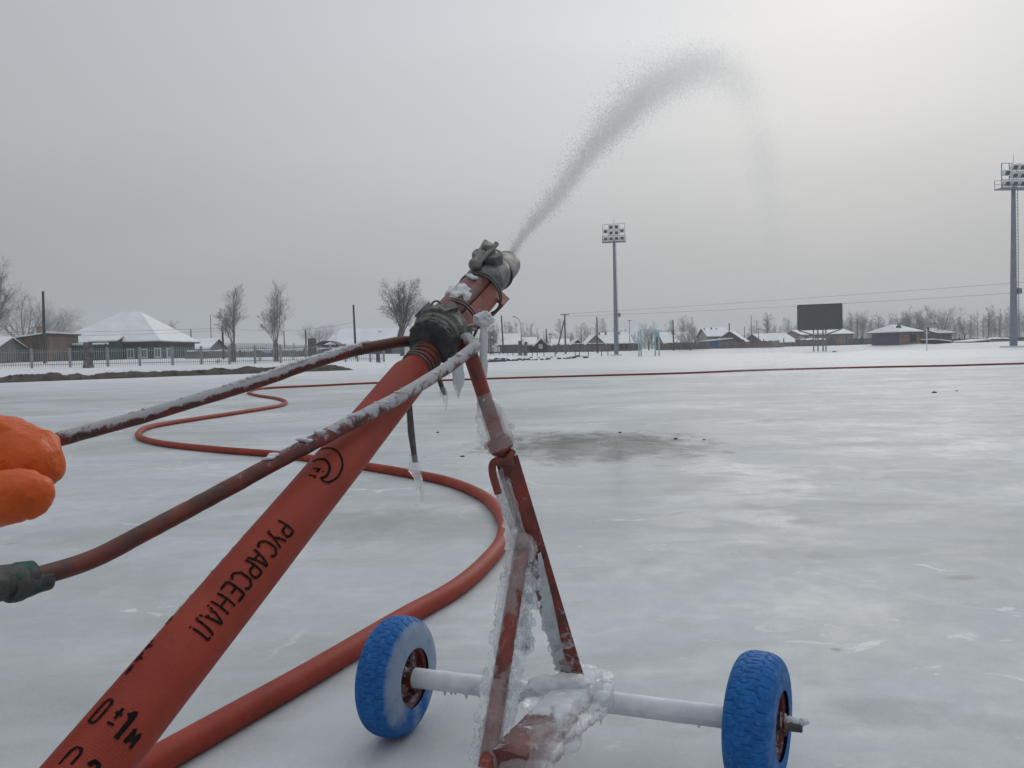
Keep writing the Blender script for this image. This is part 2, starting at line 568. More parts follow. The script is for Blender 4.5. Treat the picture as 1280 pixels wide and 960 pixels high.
def cast_metal(name='cast_aluminium', c=(0.20, 0.205, 0.205), c2=(0.085, 0.088, 0.085), rough=0.42, metal=0.75):
    t = NT(name)
    vec = t.coord('Object')
    n = t.noise(vec, 35, 6, 0.65)
    n2 = t.noise(vec, 200, 3, 0.6)
    col = t.mix(t.ramp(n, [(0.35, 0.0), (0.65, 1.0)]), c2, c)
    t.set(Base_Color=col, Metallic=metal, Roughness=t.ramp(n, [(0.3, rough + .15), (0.7, rough)]),
          Normal=t.bump(t.math('ADD', n2, n), 0.0012, 0.6))
    return t.m


def board_mat(name, c, var=0.45, pitch=0.14, vertical=True, rough=0.85):
    t = NT(name)
    vec = t.coord('Object')
    mp = t.n('ShaderNodeMapping'); t.l(vec, mp.inputs['Vector'])
    mp.inputs['Scale'].default_value = (1 / pitch, 1 / pitch, 0.3) if vertical else (0.3, 0.3, 1 / pitch)
    n = t.noise(mp.outputs['Vector'], 1.0, 3, 0.7)
    n2 = t.noise(vec, 1.2, 5, 0.6)
    lo = tuple(x * (1 - var) for x in c); hi = tuple(min(1, x * (1 + var)) for x in c)
    col = t.ramp(n, [(0.32, lo), (0.68, hi)])
    col = t.mix(t.math('MULTIPLY', n2, 0.35), col, tuple(x * 0.5 for x in c))
    t.set(Base_Color=col, Roughness=rough, Normal=t.bump(n, 0.01, 0.5))
    return t.m


def bark_mat(name, c, frost=(0.42, 0.43, 0.45), amt=0.5, scale=5):
    t = NT(name)
    vec = t.coord('Object')
    n = t.noise(vec, scale, 5, 0.7)
    geo = t.n('ShaderNodeNewGeometry')
    sx = t.n('ShaderNodeSeparateXYZ'); t.l(geo.outputs['Normal'], sx.inputs[0])
    f = t.math('MULTIPLY', t.ramp(t.math('ADD', t.math('MULTIPLY', sx.outputs['Z'], 0.35), n), [(0.42, 0.0), (0.75, 1.0)]), amt)
    t.set(Base_Color=t.mix(f, c, frost), Roughness=0.9)
    return t.m


M_RED = red_paint('red_painted_steel')
M_REDB = red_paint('rusty_red_steel', base=(0.13, 0.032, 0.025), dark=(0.10, 0.065, 0.047))
M_REDL = red_paint('red_painted_frame', base=(0.25, 0.030, 0.020), dark=(0.09, 0.022, 0.017))
M_FROST = frost_mat()
M_HOSE = hose_mat('red_rubber_hose')
M_ICE = ice_glass()
M_ICEC = cloudy_ice()
M_SNOW = snow_mat('snow_clump', (0.62, 0.64, 0.67), 20, 0.006, 90)
M_SNOWG = snow_mat('snow_ground', (0.70, 0.72, 0.75), 0.35, 0.05, 3)
M_ROOFSNOW = snow_mat('roof_snow', (0.82, 0.84, 0.87), 0.6, 0.03, 4)
M_GROUND = ice_ground()
M_TYRE = tyre_mat()
M_CAST = cast_metal('cast_aluminium', (0.17, 0.175, 0.175), (0.06, 0.063, 0.06))
M_CASTL = cast_metal('light_aluminium', (0.30, 0.30, 0.28), (0.13, 0.13, 0.12), 0.42, 0.7)
M_COUP = cast_metal('coupling_alloy', (0.22, 0.225, 0.20), (0.03, 0.034, 0.03), 0.5, 0.4)
M_DARK = plain('black_rubber', (0.045, 0.047, 0.048), 0.6, 0.6, 45, 0.002)
M_WIRE = plain('dark_steel_wire', (0.10, 0.09, 0.085), 0.5, 0.4, 60, 0.0005, 0.5)
M_INK = plain('black_stencil_ink', (0.010, 0.007, 0.007), 0.95, 0.5, 120)
M_INK.node_tree.nodes['Principled BSDF'].inputs['Specular IOR Level'].default_value = 0.1
M_GLOVE = None
M_BARK = bark_mat('dark_bark', (0.055, 0.048, 0.043), amt=0.55)
M_TWIG = bark_mat('frosted_twigs', (0.18, 0.17, 0.165), (0.50, 0.51, 0.52), 0.85, 3)
M_TWIGD = bark_mat('bare_twigs', (0.085, 0.078, 0.075), (0.34, 0.35, 0.36), 0.5, 3)
M_POLEW = plain('weathered_pole_wood', (0.045, 0.045, 0.055), 0.8, 0.35, 4)
M_POLEG = plain('grey_pole_wood', (0.13, 0.13, 0.13), 0.8, 0.3, 4)
M_MAST = plain('galvanised_mast', (0.20, 0.22, 0.265), 0.6, 0.15, 2, 0, 0.1)
M_LAMP = plain('white_lamp_housing', (0.75, 0.77, 0.80), 0.4, 0.08, 8)
M_LENS = plain('dark_lamp_glass', (0.05, 0.055, 0.065), 0.15, 0.2, 6)
M_SOIL = plain('frozen_soil', (0.055, 0.042, 0.033), 0.95, 0.55, 3.0, 0.08, bscale=9)
M_LOG = board_mat('dark_log_wall', (0.050, 0.045, 0.040), 0.4, 0.22, False)
M_GREEN = board_mat('green_painted_boards', (0.018, 0.075, 0.055), 0.3, 0.15)
M_OCHRE = board_mat('ochre_boards', (0.115, 0.085, 0.055), 0.45, 0.6)
M_GREYB = board_mat('grey_weathered_boards', (0.135, 0.13, 0.128), 0.5, 0.5)
M_BROWNB = board_mat('brown_boards', (0.165, 0.135, 0.115), 0.45, 0.5)
M_TANB = board_mat('tan_gable_boards', (0.28, 0.25, 0.21), 0.2, 0.2)
M_YELB = board_mat('yellowish_boards', (0.21, 0.185, 0.14), 0.3, 0.5)
M_BLUEW = board_mat('blue_boards', (0.06, 0.16, 0.34), 0.2, 0.2)
M_GRNW = board_mat('pale_green_wall', (0.26, 0.31, 0.29), 0.2, 0.3)
M_BRICK = board_mat('brick_wall', (0.26, 0.18, 0.15), 0.25, 0.1, False)
M_TRIM = plain('white_window_trim', (0.62, 0.64, 0.66), 0.5, 0.08)
M_PANE = plain('window_glass', (0.12, 0.15, 0.18), 0.08, 0.3, 1.0)
M_FENCE = plain('grey_fence_steel', (0.24, 0.27, 0.29), 0.55, 0.2, 3)
M_AQUA = plain('pale_blue_paint', (0.34, 0.50, 0.54), 0.5, 0.15, 4)
M_PANEL = plain('dark_board_panel', (0.052, 0.060, 0.060), 0.6, 0.12, 1.5)
M_TAR = plain('dark_roofing', (0.05, 0.052, 0.06), 0.7, 0.3, 2)
def drop_mat():
    t = NT('water_drops')
    t.set(Base_Color=(0.89, 0.90, 0.90), Roughness=0.4, IOR=1.33, Transmission_Weight=0.35)
    tl = t.n('ShaderNodeBsdfTranslucent'); tl.inputs[0].default_value = (.94, .945, .945, 1)
    m1 = t.n('ShaderNodeMixShader'); m1.inputs[0].default_value = 0.5
    t.l(t.b.outputs[0], m1.inputs[1]); t.l(tl.outputs[0], m1.inputs[2])
    tr = t.n('ShaderNodeBsdfTransparent')
    m2 = t.n('ShaderNodeMixShader'); m2.inputs[0].default_value = 0.44
    t.l(tr.outputs[0], m2.inputs[1]); t.l(m1.outputs[0], m2.inputs[2]); t.l(m2.outputs[0], t.out.inputs['Surface'])
    return t.m
M_DROP = drop_mat()


def glove_mat():
    t = NT('orange_rubber')
    vec = t.coord('Object')
    n = t.noise(vec, 14, 5, 0.6)
    n2 = t.noise(vec, 220, 3, 0.6)
    n3 = t.noise(vec, 45, 5, 0.65, 0.6)
    col = t.mix(t.ramp(n, [(0.3, 0.0), (0.7, 1.0)]), (0.50, 0.072, 0.006), (0.64, 0.105, 0.009))
    col = t.mix(t.ramp(n3, [(0.55, 0.0), (0.72, 0.55)]), col, (0.33, 0.05, 0.010))
    t.set(Base_Color=col, Roughness=0.45, Specular_IOR_Level=0.3, Normal=t.bump(t.math('ADD', t.math('MULTIPLY', n2, .15), t.math('MULTIPLY', n, 4)), 0.004, 0.6),
          Subsurface_Weight=0.08, Subsurface_Radius=(0.01, 0.003, 0.001))
    return t.m


def tape_mat():
    t = NT('green_tape')
    vec = t.coord('Object')
    n = t.noise(vec, 22, 4, 0.5)
    col = t.mix(t.ramp(n, [(0.47, 0.0), (0.5, 1.0)]), (0.005, 0.052, 0.032), (0.05, 0.05, 0.048))
    t.set(Base_Color=col, Roughness=0.6, Normal=t.bump(t.noise(vec, 120, 5), 0.003, 0.6))
    return t.m


M_GLOVE = glove_mat()
M_TAPE = tape_mat()
M_SLEEVE = plain('dark_jacket_cloth', (0.03, 0.035, 0.05), 0.9, 0.3, 30, 0.004)

# ------------------------------------------------------------------ world
SUN_AZ = math.radians(24)      # to the right of the view direction
SUN_EL = math.radians(27)
sun_dir = V((math.sin(SUN_AZ) * math.cos(SUN_EL), math.cos(SUN_AZ) * math.cos(SUN_EL), math.sin(SUN_EL)))
w = bpy.data.worlds.new('World')
scene.world = w
w.use_nodes = True
wt = w.node_tree
for nd in list(wt.nodes): wt.nodes.remove(nd)
class WN(NT):
    def __init__(s, t): s.t = t
W = WN(wt)
sky = W.n('ShaderNodeTexSky', sky_type='NISHITA')
sky.sun_disc = False
sky.sun_elevation = SUN_EL
sky.sun_rotation = SUN_AZ
sky.dust_density = 4.0
bg = W.n('ShaderNodeBackground')
bg.inputs['Strength'].default_value = 0.1
outw = W.n('ShaderNodeOutputWorld')
tc = W.n('ShaderNodeTexCoord')
dv = tc.outputs['Generated']
nrm = W.n('ShaderNodeVectorMath', operation='NORMALIZE'); W.l(dv, nrm.inputs[0])
sp = W.n('ShaderNodeSeparateXYZ'); W.l(nrm.outputs[0], sp.inputs[0])
dt = W.n('ShaderNodeVectorMath', operation='DOT_PRODUCT'); W.l(nrm.outputs[0], dt.inputs[0]); dt.inputs[1].default_value = sun_dir
mpw = W.n('ShaderNodeMapping'); W.l(nrm.outputs[0], mpw.inputs['Vector']); mpw.inputs['Scale'].default_value = (1.2, 1.2, 5.0)
cl = W.noise(mpw.outputs['Vector'], 1.6, 5, 0.5, 0.5)
clz = W.math('ADD', sp.outputs['Z'], W.math('MULTIPLY', W.math('SUBTRACT', cl, 0.5), 0.10))
# overcast layer by elevation (radiance x10, the background strength is 0.1)
base = W.ramp(clz, [(0.0, (2.92, 3.09, 3.22)), (0.10, (3.18, 3.34, 3.46)), (0.25, (4.08, 4.25, 4.38)), (0.45, (4.12, 4.36, 4.70)), (0.70, (5.6, 5.9, 6.2)), (1.0, (8.0, 8.3, 8.6))])
azf = W.ramp(W.math('ADD', W.math('MULTIPLY', dt.outputs['Value'], 0.5), 0.5), [(0.0, 0.72), (0.72, 0.77), (0.93, 0.97), (1.0, 1.02)])
bm_ = W.n('ShaderNodeVectorMath', operation='MULTIPLY'); W.l(base, bm_.inputs[0]); W.l(azf, bm_.inputs[1]); base = bm_.outputs[0]
glow = W.math('POWER', W.math('MAXIMUM', dt.outputs['Value'], 0.0), 6.5)
glow = W.math('MULTIPLY', glow, W.ramp(clz, [(0.0, 0.0), (0.09, 0.10), (0.36, 1.0)]))
glow = W.math('MULTIPLY', glow, W.ramp(cl, [(0.3, 0.82), (0.7, 1.1)]))
gcol = W.mix(1.0, (0, 0, 0), (1, 1, 1))
gm = W.n('ShaderNodeVectorMath', operation='SCALE'); gm.inputs[0].default_value = (1.38, 1.34, 1.28); W.l(glow, gm.inputs['Scale'])
am = W.n('ShaderNodeVectorMath', operation='ADD'); W.l(base, am.inputs[0]); W.l(gm.outputs[0], am.inputs[1])
mixs = W.mix(0.975, sky.outputs['Color'], am.outputs[0])
W.l(mixs, bg.inputs['Color']); W.l(bg.outputs[0], outw.inputs['Surface'])

sl = bpy.data.lights.new('sun', 'SUN')
sl.energy = 0.5
sl.angle = math.radians(30)
sl.color = (1.0, 0.97, 0.92)
so = bpy.data.objects.new('sun', sl)
COL.objects.link(so)
so.rotation_euler = (-sun_dir).to_track_quat('-Z', 'Y').to_euler()

vs_ = scene.view_settings
vs_.view_transform = 'Standard'
vs_.look = 'None'
vs_.exposure = 0.36
vs_.gamma = 1.0
scene.cycles.use_denoising = True
scene.cycles.volume_bounces = 1
scene.cycles.max_bounces = 10
scene.cycles.transmission_bounces = 8
scene.cycles.transparent_max_bounces = 32
scene.cycles.use_adaptive_sampling = True

# ------------------------------------------------------------------ ground
EPX = [-700, -300, 0, 220, 440, 610, 770, 1000, 1280, 1700, 2200]
EDG = [30, 34, 40, 45, 50, 74, 90, 96, 68, 62, 60]
EHH = [0.5, 0.5, 0.46, 0.45, 0.42, 0.22, 0.10, 0.06, 0.05, 0.05, 0.05]


def az_px(x, y):
    return 640 + F * x / max(y, 0.01)


def TH(x, y):
    px = az_px(x, y)
    e = interp(px, EPX, EDG); h = interp(px, EPX, EHH)
    left = 1 - sstep(430, 640, px)
    return h * sstep(e - 0.3, e + 1.2, y) + lerp(0.5, 0.62, left) * sstep(e + 4, lerp(e + 15, e + 30, left), y)


# ice: one sheet big enough for the field (near grid fine, slightly undulating)
mb = MB()
n1, n2 = 60, 60
mb.add([(-160, -60, 0), (220, -60, 0), (220, 110, 0), (-160, 110, 0)], [(0, 1, 2, 3)])
o = mb.build('ice', M_GROUND)
tag(o, kind='structure')

# snow ground around the field, out to the horizon
mb = MB()
pxs = list(range(-2400, 3601, 40))
offs = [-0.5, 0.0, 0.4, 0.9, 1.6, 4, 7, 10, 14, 18, 22, 26, 32, 70, 200, 500, 1100]
vs = []
for px in pxs:
    e = interp(px, EPX, EDG); h = interp(px, EPX, EHH)
    for k, of in enumerate(offs):
        y = e + of
        x = (px - 640) / F * y
        z = -0.02 if of < 0 else TH(x, y)
        if of >= 0: z += 0.012 + 0.05 * noise.noise(V((x * .35, y * .35, 0))) * sstep(0, 1, of)
        vs.append((x, y, z))
m_ = len(offs)
fs = []
for i in range(len(pxs) - 1):
    for k in range(m_ - 1):
        fs.append((i * m_ + k, (i + 1) * m_ + k, (i + 1) * m_ + k + 1, i * m_ + k + 1))
mb.add(vs, fs)
o = mb.build('snow_ground', M_SNOWG, smooth=60)
tag(o, kind='structure')
# plain snow under and behind everything (ground to the horizon on all sides)
mb = MB()
mb.add([(-1200, -700, -0.03), (1200, -700, -0.03), (1200, 1200, -0.03), (-1200, 1200, -0.03)], [(0, 1, 2, 3)])
tag(mb.build('ground', M_SNOWG), kind='structure')

# ploughed soil ridge along the left edge of the ice
mb = MB()
vs = []; fs = []; rows = 7
xs = [i * 2.0 for i in range(-260, 326)]
cnt = 0
for px in xs:
    e = interp(px, EPX, EDG) - 1.5; h = interp(px, EPX, EHH)
    amt = 1 - sstep(425, 448, px) * 1.0
    gap = 0.6 + 0.6 * noise.noise(V((px * .013, 4.2, 0)))
    if 370 < px < 395: gap *= 0.25
    for k in range(rows):
        t = k / (rows - 1)
        y = e + t * 1.5
        x = (px - 640) / F * y
        z = -0.05 + (h * 1.0) * (0.62 + 0.4 * min(1, gap)) * math.sin(min(1, t * 1.15) * PI * 0.62) * max(amt, 0.0) * (0.9 + 0.5 * noise.noise(V((px * .05, t * 2, 1))))
        y -= 0.35 * noise.noise(V((px * .09, t * 3, 7)))
        vs.append((x, y, z + 0.06 * noise.noise(V((px * .35, t * 5, 3)))))
    cnt += 1
for i in range(cnt - 1):
    for k in range(rows - 1):
        fs.append((i * rows + k, (i + 1) * rows + k, (i + 1) * rows + k + 1, i * rows + k + 1))
mb.add(vs, fs)
tag(mb.build('soil_bank', M_SOIL, smooth=70), 'dark ridge of ploughed frozen soil along the left edge of the ice', 'soil bank', kind='structure')

# soil clods thrown on the snow right of the stand
mb = MB()
rnd = random.Random(3)
for i in range(70):
    px = 612 + rnd.random() ** 1.6 * 125
    e = interp(px, EPX, EDG)
    y = e - 4 + rnd.random() * 6
    x = (px - 640) / F * y
    r = 0.06 + 0.16 * rnd.random() ** 2
    mb.blob((x, y, TH(x, y) + r * .3), (r * 1.5, r, r * .7), 1, 0.5, 1.3, i)
for i in range(26):
    px = 612 + rnd.random() * 40
    e = interp(px, EPX, EDG); y = e - 2 + rnd.random() * 2
    x = (px - 640) / F * y
    r = 0.08 + 0.14 * rnd.random()
    mb.blob((x, y, TH(x, y) + r * .3), (r * 1.6, r, r * .8), 1, 0.5, 1.3, i + 90)
tag(mb.build('soil_clods', M_SOIL), 'dark frozen soil clods scattered over the snow beyond the ice', 'soil', kind='stuff')

# single dark lumps frozen onto the ice
lumps = [(845, 549, .013), (880, 550, .008), (578, 571, .012), (547, 541, .012), (1168, 491, .026), (1196, 489, .014), (775, 541, .012), (1043, 440, .13)]
for i, (px, py, r) in enumerate(lumps):
    g = G(px, py)
    mb = MB()
    mb.blob(g + V((0, 0, r * .25)), (r * 1.6, r * 1.2, r * .7), 2, 0.6, 1.4, i * 3.1)
    o = mb.build('dirt_lump', M_SOIL, smooth=50, loc=g)
    tag(o, 'small dark dirt lump frozen onto the open ice', 'dirt lump', 'dirt lumps on the ice')

# ------------------------------------------------------------------ hoses
HR = 0.0335
hA = P(545, 430, 1.527)          # under the binding, at the coupling
hB = P(111.7, 960, 0.713)
hd = (hB - hA).normalized()
pts = [hA + hd * t for t in (0.0, .05, .1, .2, .35, .5, .65, .8, .95, 1.05)]
e0 = pts[-1]
pts += [e0 + V((-.14, -.16, -.16)), e0 + V((-.34, -.36, -.28)), V((e0.x - .62, e0.y - .70, .034)), V((e0.x - 1.1, e0.y - 1.2, .034)), V((e0.x - 2.2, e0.y - 2.0, .034))]
cp = catmull(pts, 10)
cp = [V((p.x, p.y, max(p.z, HR))) for p in cp]
rad = []
for p in cp:
    s_ = (p - hA).dot(hd)
    rad.append(HR * (0.74 + 0.26 * sstep(0.0, 0.05, s_)) if s_ < .06 else HR)
mb = MB()
# a denser start so that the necked end is smooth
d0 = [hA + hd * (i * 0.006) for i in range(-8, 28)]
r0 = [HR * (0.80 + 0.02 * math.sin((p - hA).dot(hd) * 420) * (1 - sstep(.11, .13, (p - hA).dot(hd))) + 0.21 * sstep(0.112, 0.150, (p - hA).dot(hd))) for p in d0]
rest = [(p, r) for p, r in zip(cp, rad) if (p - hA).dot(hd) > 0.17 or p.y < 0.5]
mb.tube(d0 + [p for p, r in rest], r0 + [HR * 1.01 for p, r in rest], 40, True,
        rn=lambda i, a, p: 1 + 0.012 * noise.noise(p * 9))
near_hose = mb.build('fire_hose', M_HOSE, smooth=50, loc=hA)
tag(near_hose, 'red printed fire hose running from the coupling down to the lower left', 'fire hose')

# binding wire at the hose neck
for k in range(6):
    mbw = MB()
    s_ = 0.040 + k * 0.0135
    c = hA + hd * s_
    rr = HR * (0.835)
    x = hd.cross(V((0, 0, 1))).normalized(); y = hd.cross(x)
    ring = [c + (x * math.cos(a) + y * math.sin(a)) * rr + hd * 0.004 * math.sin(a + k) for a in [2 * PI * i / 36 for i in range(37)]]
    mbw.tube(ring, 0.0026, 8, False)
    mbw.build('binding_wire', M_WIRE, near_hose, smooth=60)


# printed marks ----------------------------------------------------------
axA = hA; axd = hd
ax_x = (V((0, 0, 1)).cross(axd)).normalized(); ax_y = axd.cross(ax_x)


def hose_st(px, py):
    """ray/cylinder intersection -> (s along hose, angle)"""
    r = ray(px, py).normalized()
    o_ = CAM - axA
    d_ = r - axd * r.dot(axd); oo = o_ - axd * o_.dot(axd)
    R = HR * 1.01
    a = d_.dot(d_); b = 2 * d_.dot(oo); c = oo.dot(oo) - R * R
    D = b * b - 4 * a * c
    t = (-b - math.sqrt(D)) / (2 * a) if D > 0 else -b / (2 * a)
    p = o_ + r * t
    s_ = p.dot(axd)
    q = p - axd * s_
    return s_, math.atan2(q.dot(ax_y), q.dot(ax_x))


def hose_pt(s_, th, off=0.0009):
    q = ax_x * math.cos(th) + ax_y * math.sin(th)
    return axA + axd * s_ + q * (HR * 1.01 + off)


ink_rnd = random.Random(11)


def ink_stroke(mb, st, wd, gap=0.0):
    """st: list of (s, arc metres) points on the unrolled hose; ribbons of width wd"""
    dense = []
    for (a, b) in zip(st[:-1], st[1:]):
        L = math.hypot(b[0] - a[0], b[1] - a[1])
        n = max(1, int(L / 0.0018))
        for k in range(n):
            dense.append((lerp(a[0], b[0], k / n), lerp(a[1], b[1], k / n)))
    dense.append(st[-1])
    R = HR * 1.01
    L_, R_ = [], []
    for i, (s_, u) in enumerate(dense):
        a = dense[max(i - 1, 0)]; b = dense[min(i + 1, len(dense) - 1)]
        dx, dy = b[0] - a[0], b[1] - a[1]
        l = math.hypot(dx, dy) or 1
        nx, ny = -dy / l, dx / l
        ww = wd * (0.85 + 0.35 * noise.noise(V((s_ * 900, u * 900, 0))))
        L_.append(hose_pt(s_ + nx * ww / 2, (u + ny * ww / 2) / R)); R_.append(hose_pt(s_ - nx * ww / 2, (u - ny * ww / 2) / R))
    for i in range(len(dense) - 1):
        if gap and noise.noise(V((dense[i][0] * 700, dense[i][1] * 700, 5))) > 0.5 - gap: continue
        mb.add([L_[i], L_[i + 1], R_[i + 1], R_[i]], [(0, 1, 2, 3)])


GL = {  # stencil letters on a unit box: x along the reading direction, y up
    'Р': [[(0, 0), (0, 1)], [(0, 1), (.45, 1), (.62, .88), (.62, .66), (.45, .5), (.05, .5)]],
    'У': [[(0, 1), (.34, .42)], [(.66, 1), (.25, .0), (.08, 0)]],
    'С': [[(.62, .86), (.45, 1), (.2, 1), (0, .78), (0, .22), (.2, 0), (.45, 0), (.62, .14)]],
    'А': [[(0, 0), (.3, 1), (.4, 1), (.7, 0)], [(.14, .33), (.56, .33)]],
    'Е': [[(0, 0), (0, 1)], [(0, 1), (.55, 1)], [(0, .5), (.48, .5)], [(0, 0), (.58, 0)]],
    'Н': [[(0, 0), (0, 1)], [(.6, 0), (.6, 1)], [(0, .5), (.6, .5)]],
    'Л': [[(-.02, .0), (.1, .05), (.2, 1), (.62, 1)], [(.62, 1), (.62, 0)]],
    '0': [[(.12, 0), (.38, 0), (.5, .15), (.5, .85), (.38, 1), (.12, 1), (0, .85), (0, .15), (.12, 0)]],
    '±': [[(0, .62), (.4, .62)], [(.2, .4), (.2, .84)], [(0, .2), (.4, .2)]],
    '1': [[(0, .78), (.26, 1), (.26, 0)]],
    'М': [[(0, 0), (0, .62), (.25, .2), (.5, .62), (.5, 0)]],
    '2': [[(0, .8), (.12, 1), (.4, 1), (.52, .85), (.52, .62), (0, .05), (0, 0), (.54, 0)]],
}
mb = MB()
R = HR * 1.01
sA, tA = hose_st(352, 664); sB, tB = hose_st(250, 790)
word = 'РУСАРСЕНАЛ'
capH = 0.0235
for i, ch in enumerate(word):
    f = i / (len(word) - 1)
    s0 = lerp(sA, sB, f) - 0.012; u0 = lerp(tA, tB, f) * R
    # reading direction = +s ; find which arc sign points to the lower right of the picture
    sg = 1 if (hose_pt(s0, tA + .1) - hose_pt(s0, tA)).dot(RT) > 0 else -1
    wgt = 0.0036 if i < 7 else 0.0032
    adv = (sB - sA) / 9
    for st in GL[ch]:
        ink_stroke(mb, [(s0 + x * adv * 1.12, u0 + sg * (y - .5) * capH) for x, y in st], wgt, -0.2 if i < 7 else 0.15)
# digits stand along the hose, reading round it
def digits(items, px, py):
    s0, t0 = hose_st(px, py)
    sg = 1 if (hose_pt(s0, t0 + .1) - hose_pt(s0, t0)).dot(RT) > 0 else -1
    for ch, dx, ds, h, wd in items:
        for st in GL[ch]:
            ink_stroke(mb, [(s0 + ds - y * h, t0 * R + sg * (dx + x * h * 0.62)) for x, y in st], wd, -0.25)
digits([('0', 0.0, 0.012, 0.026, 0.003), ('±', 0.0172, 0.013, 0.027, 0.0032), ('1', 0.028, 0.016, 0.028, 0.005), ('М', 0.041, 0.014, 0.024, 0.004)], 121, 890)
digits([('0', -0.003, 0.012, 0.030, 0.003), ('2', 0.018, 0.012, 0.026, 0.005)], 78, 957)
# round maker's emblem: two nested crescents and a small mark
def px_stroke(pl, wd, gap=0.0):
    st = [hose_st(*p) for p in pl]
    ink_stroke(mb, [(s_, t_ * R) for s_, t_ in st], wd, gap)
c1 = [(394, 568), (400, 563), (408, 560.5), (416, 561), (422, 565), (426, 571), (428, 579), (427, 587), (423, 595), (417, 600), (410, 603), (404, 601), (400.5, 597)]
c2 = [(391, 577), (398, 574.5), (405, 574.5), (409.5, 578), (412, 584), (411, 590), (408, 595), (402, 598)]
px_stroke(catmull([V((a, b, 0)) for a, b in c1], 4) and [(p.x, p.y) for p in catmull([V((a, b, 0)) for a, b in c1], 4)], 0.0036)
px_stroke([(p.x, p.y) for p in catmull([V((a, b, 0)) for a, b in c2], 4)], 0.0044)
px_stroke([(391, 586), (400, 586.5)], 0.0032); px_stroke([(396, 590.5), (400, 585.5)], 0.0042)
px_stroke([(386, 594), (394, 595.5)], 0.003); px_stroke([(393, 598), (394.5, 595)], 0.003); px_stroke([(403, 589), (404.5, 590.5)], 0.0035)
# worn second line of print turning out of sight on the left side
for i in range(13):
    px = 306 - i * 12.5; py = 651 + i * 15.4
    s0, t0 = hose_st(px + 6, py + 1)
    sg = 1 if (hose_pt(s0, t0 + .1) - hose_pt(s0, t0)).dot(RT) > 0 else -1
    if i in (0, 5, 9): continue
    ink_stroke(mb, [(s0 - .006, t0 * R), (s0 + .007, t0 * R + sg * .001)], 0.004, 0.1)
    ink_stroke(mb, [(s0, t0 * R), (s0 + .004, t0 * R + sg * .007)], 0.003, 0.3)
mb.build('lettering', M_INK, near_hose)

# the long hose lying over the ice
gp = [(300, 892), (400, 835), (500, 775), (570, 735), (610, 700), (629, 672), (627, 646), (605, 621), (560, 602), (500, 590), (430, 579), (350, 568.5),
      (270, 562), (210, 555.5), (180, 549), (173, 542), (190, 533), (250, 523), (310, 514), (350, 507), (357, 502), (345, 498), (320, 494), (311, 490),
      (330, 485.5), (400, 482), (450, 479.5), (530, 476.3), (620, 473), (750, 469.3), (850, 466.5), (925, 463.5), (1000, 461.2), (1100, 458.7), (1180, 457.2), (1280, 454.4)]
gpts = [V((-1.6, 0.75, .03)), V((-1.0, 1.15, .03)), G(90, 1010, .03)] + [G(a, b, .028) for a, b in gp]
last = gpts[-1]
gpts += [last + V((6, -.6, 0)), last + V((14, -2.5, 0))]
cp = catmull(gpts, 10)
mb = MB()
mb.tube(cp, 0.0325, 24, True, rn=lambda i, a, p: 1 + 0.02 * noise.noise(p * 4))
o = mb.build('fire_hose', M_HOSE, smooth=60, loc=(0, 0, 0))
tag(o, 'long red fire hose winding over the ice and off behind the stand', 'fire hose')

# ------------------------------------------------------------------ the cart
cart = empty('hose_cart', (P(725, 870, 1.647).x, P(725, 870, 1.647).y, 0))
tag(cart, 'red steel hose stand on two blue wheels, crusted with ice and frost', 'hose cart')

WR = 0.13
wl = G(503, 918); wr = G(951, 990)
axL = P(497, 845, 1.80); axR = P(948, 905, 1.535)
axL.z = WR; axR.z = WR
adir = (axR - axL).normalized()
afwd = V((-adir.y, adir.x, 0))
if afwd.y < 0: afwd = -afwd


def tread(th, x):
    """groove depth on the tyre: staggered rows of rounded blocks"""
    n = 34
    g = 0.0
    ph = th / (2 * PI) * n
    rows_ = [(-.62, .5), (-.2, 0), (.2, .5), (.62, 0)]
    row = 0 if x < -.42 else 1 if x < 0 else 2 if x < .42 else 3
    ph += rows_[row][1]
    fr = abs((ph % 1) - 0.5) * 2      # 1 at block edge
    g = max(g, sstep(0.86, 0.95, fr))
    zig = 0.07 * math.sin(th * n + row)
    for e in (-.42, 0, .42):
        g = max(g, 1 - sstep(0.02, 0.055, abs(x - e - zig)))
    return g


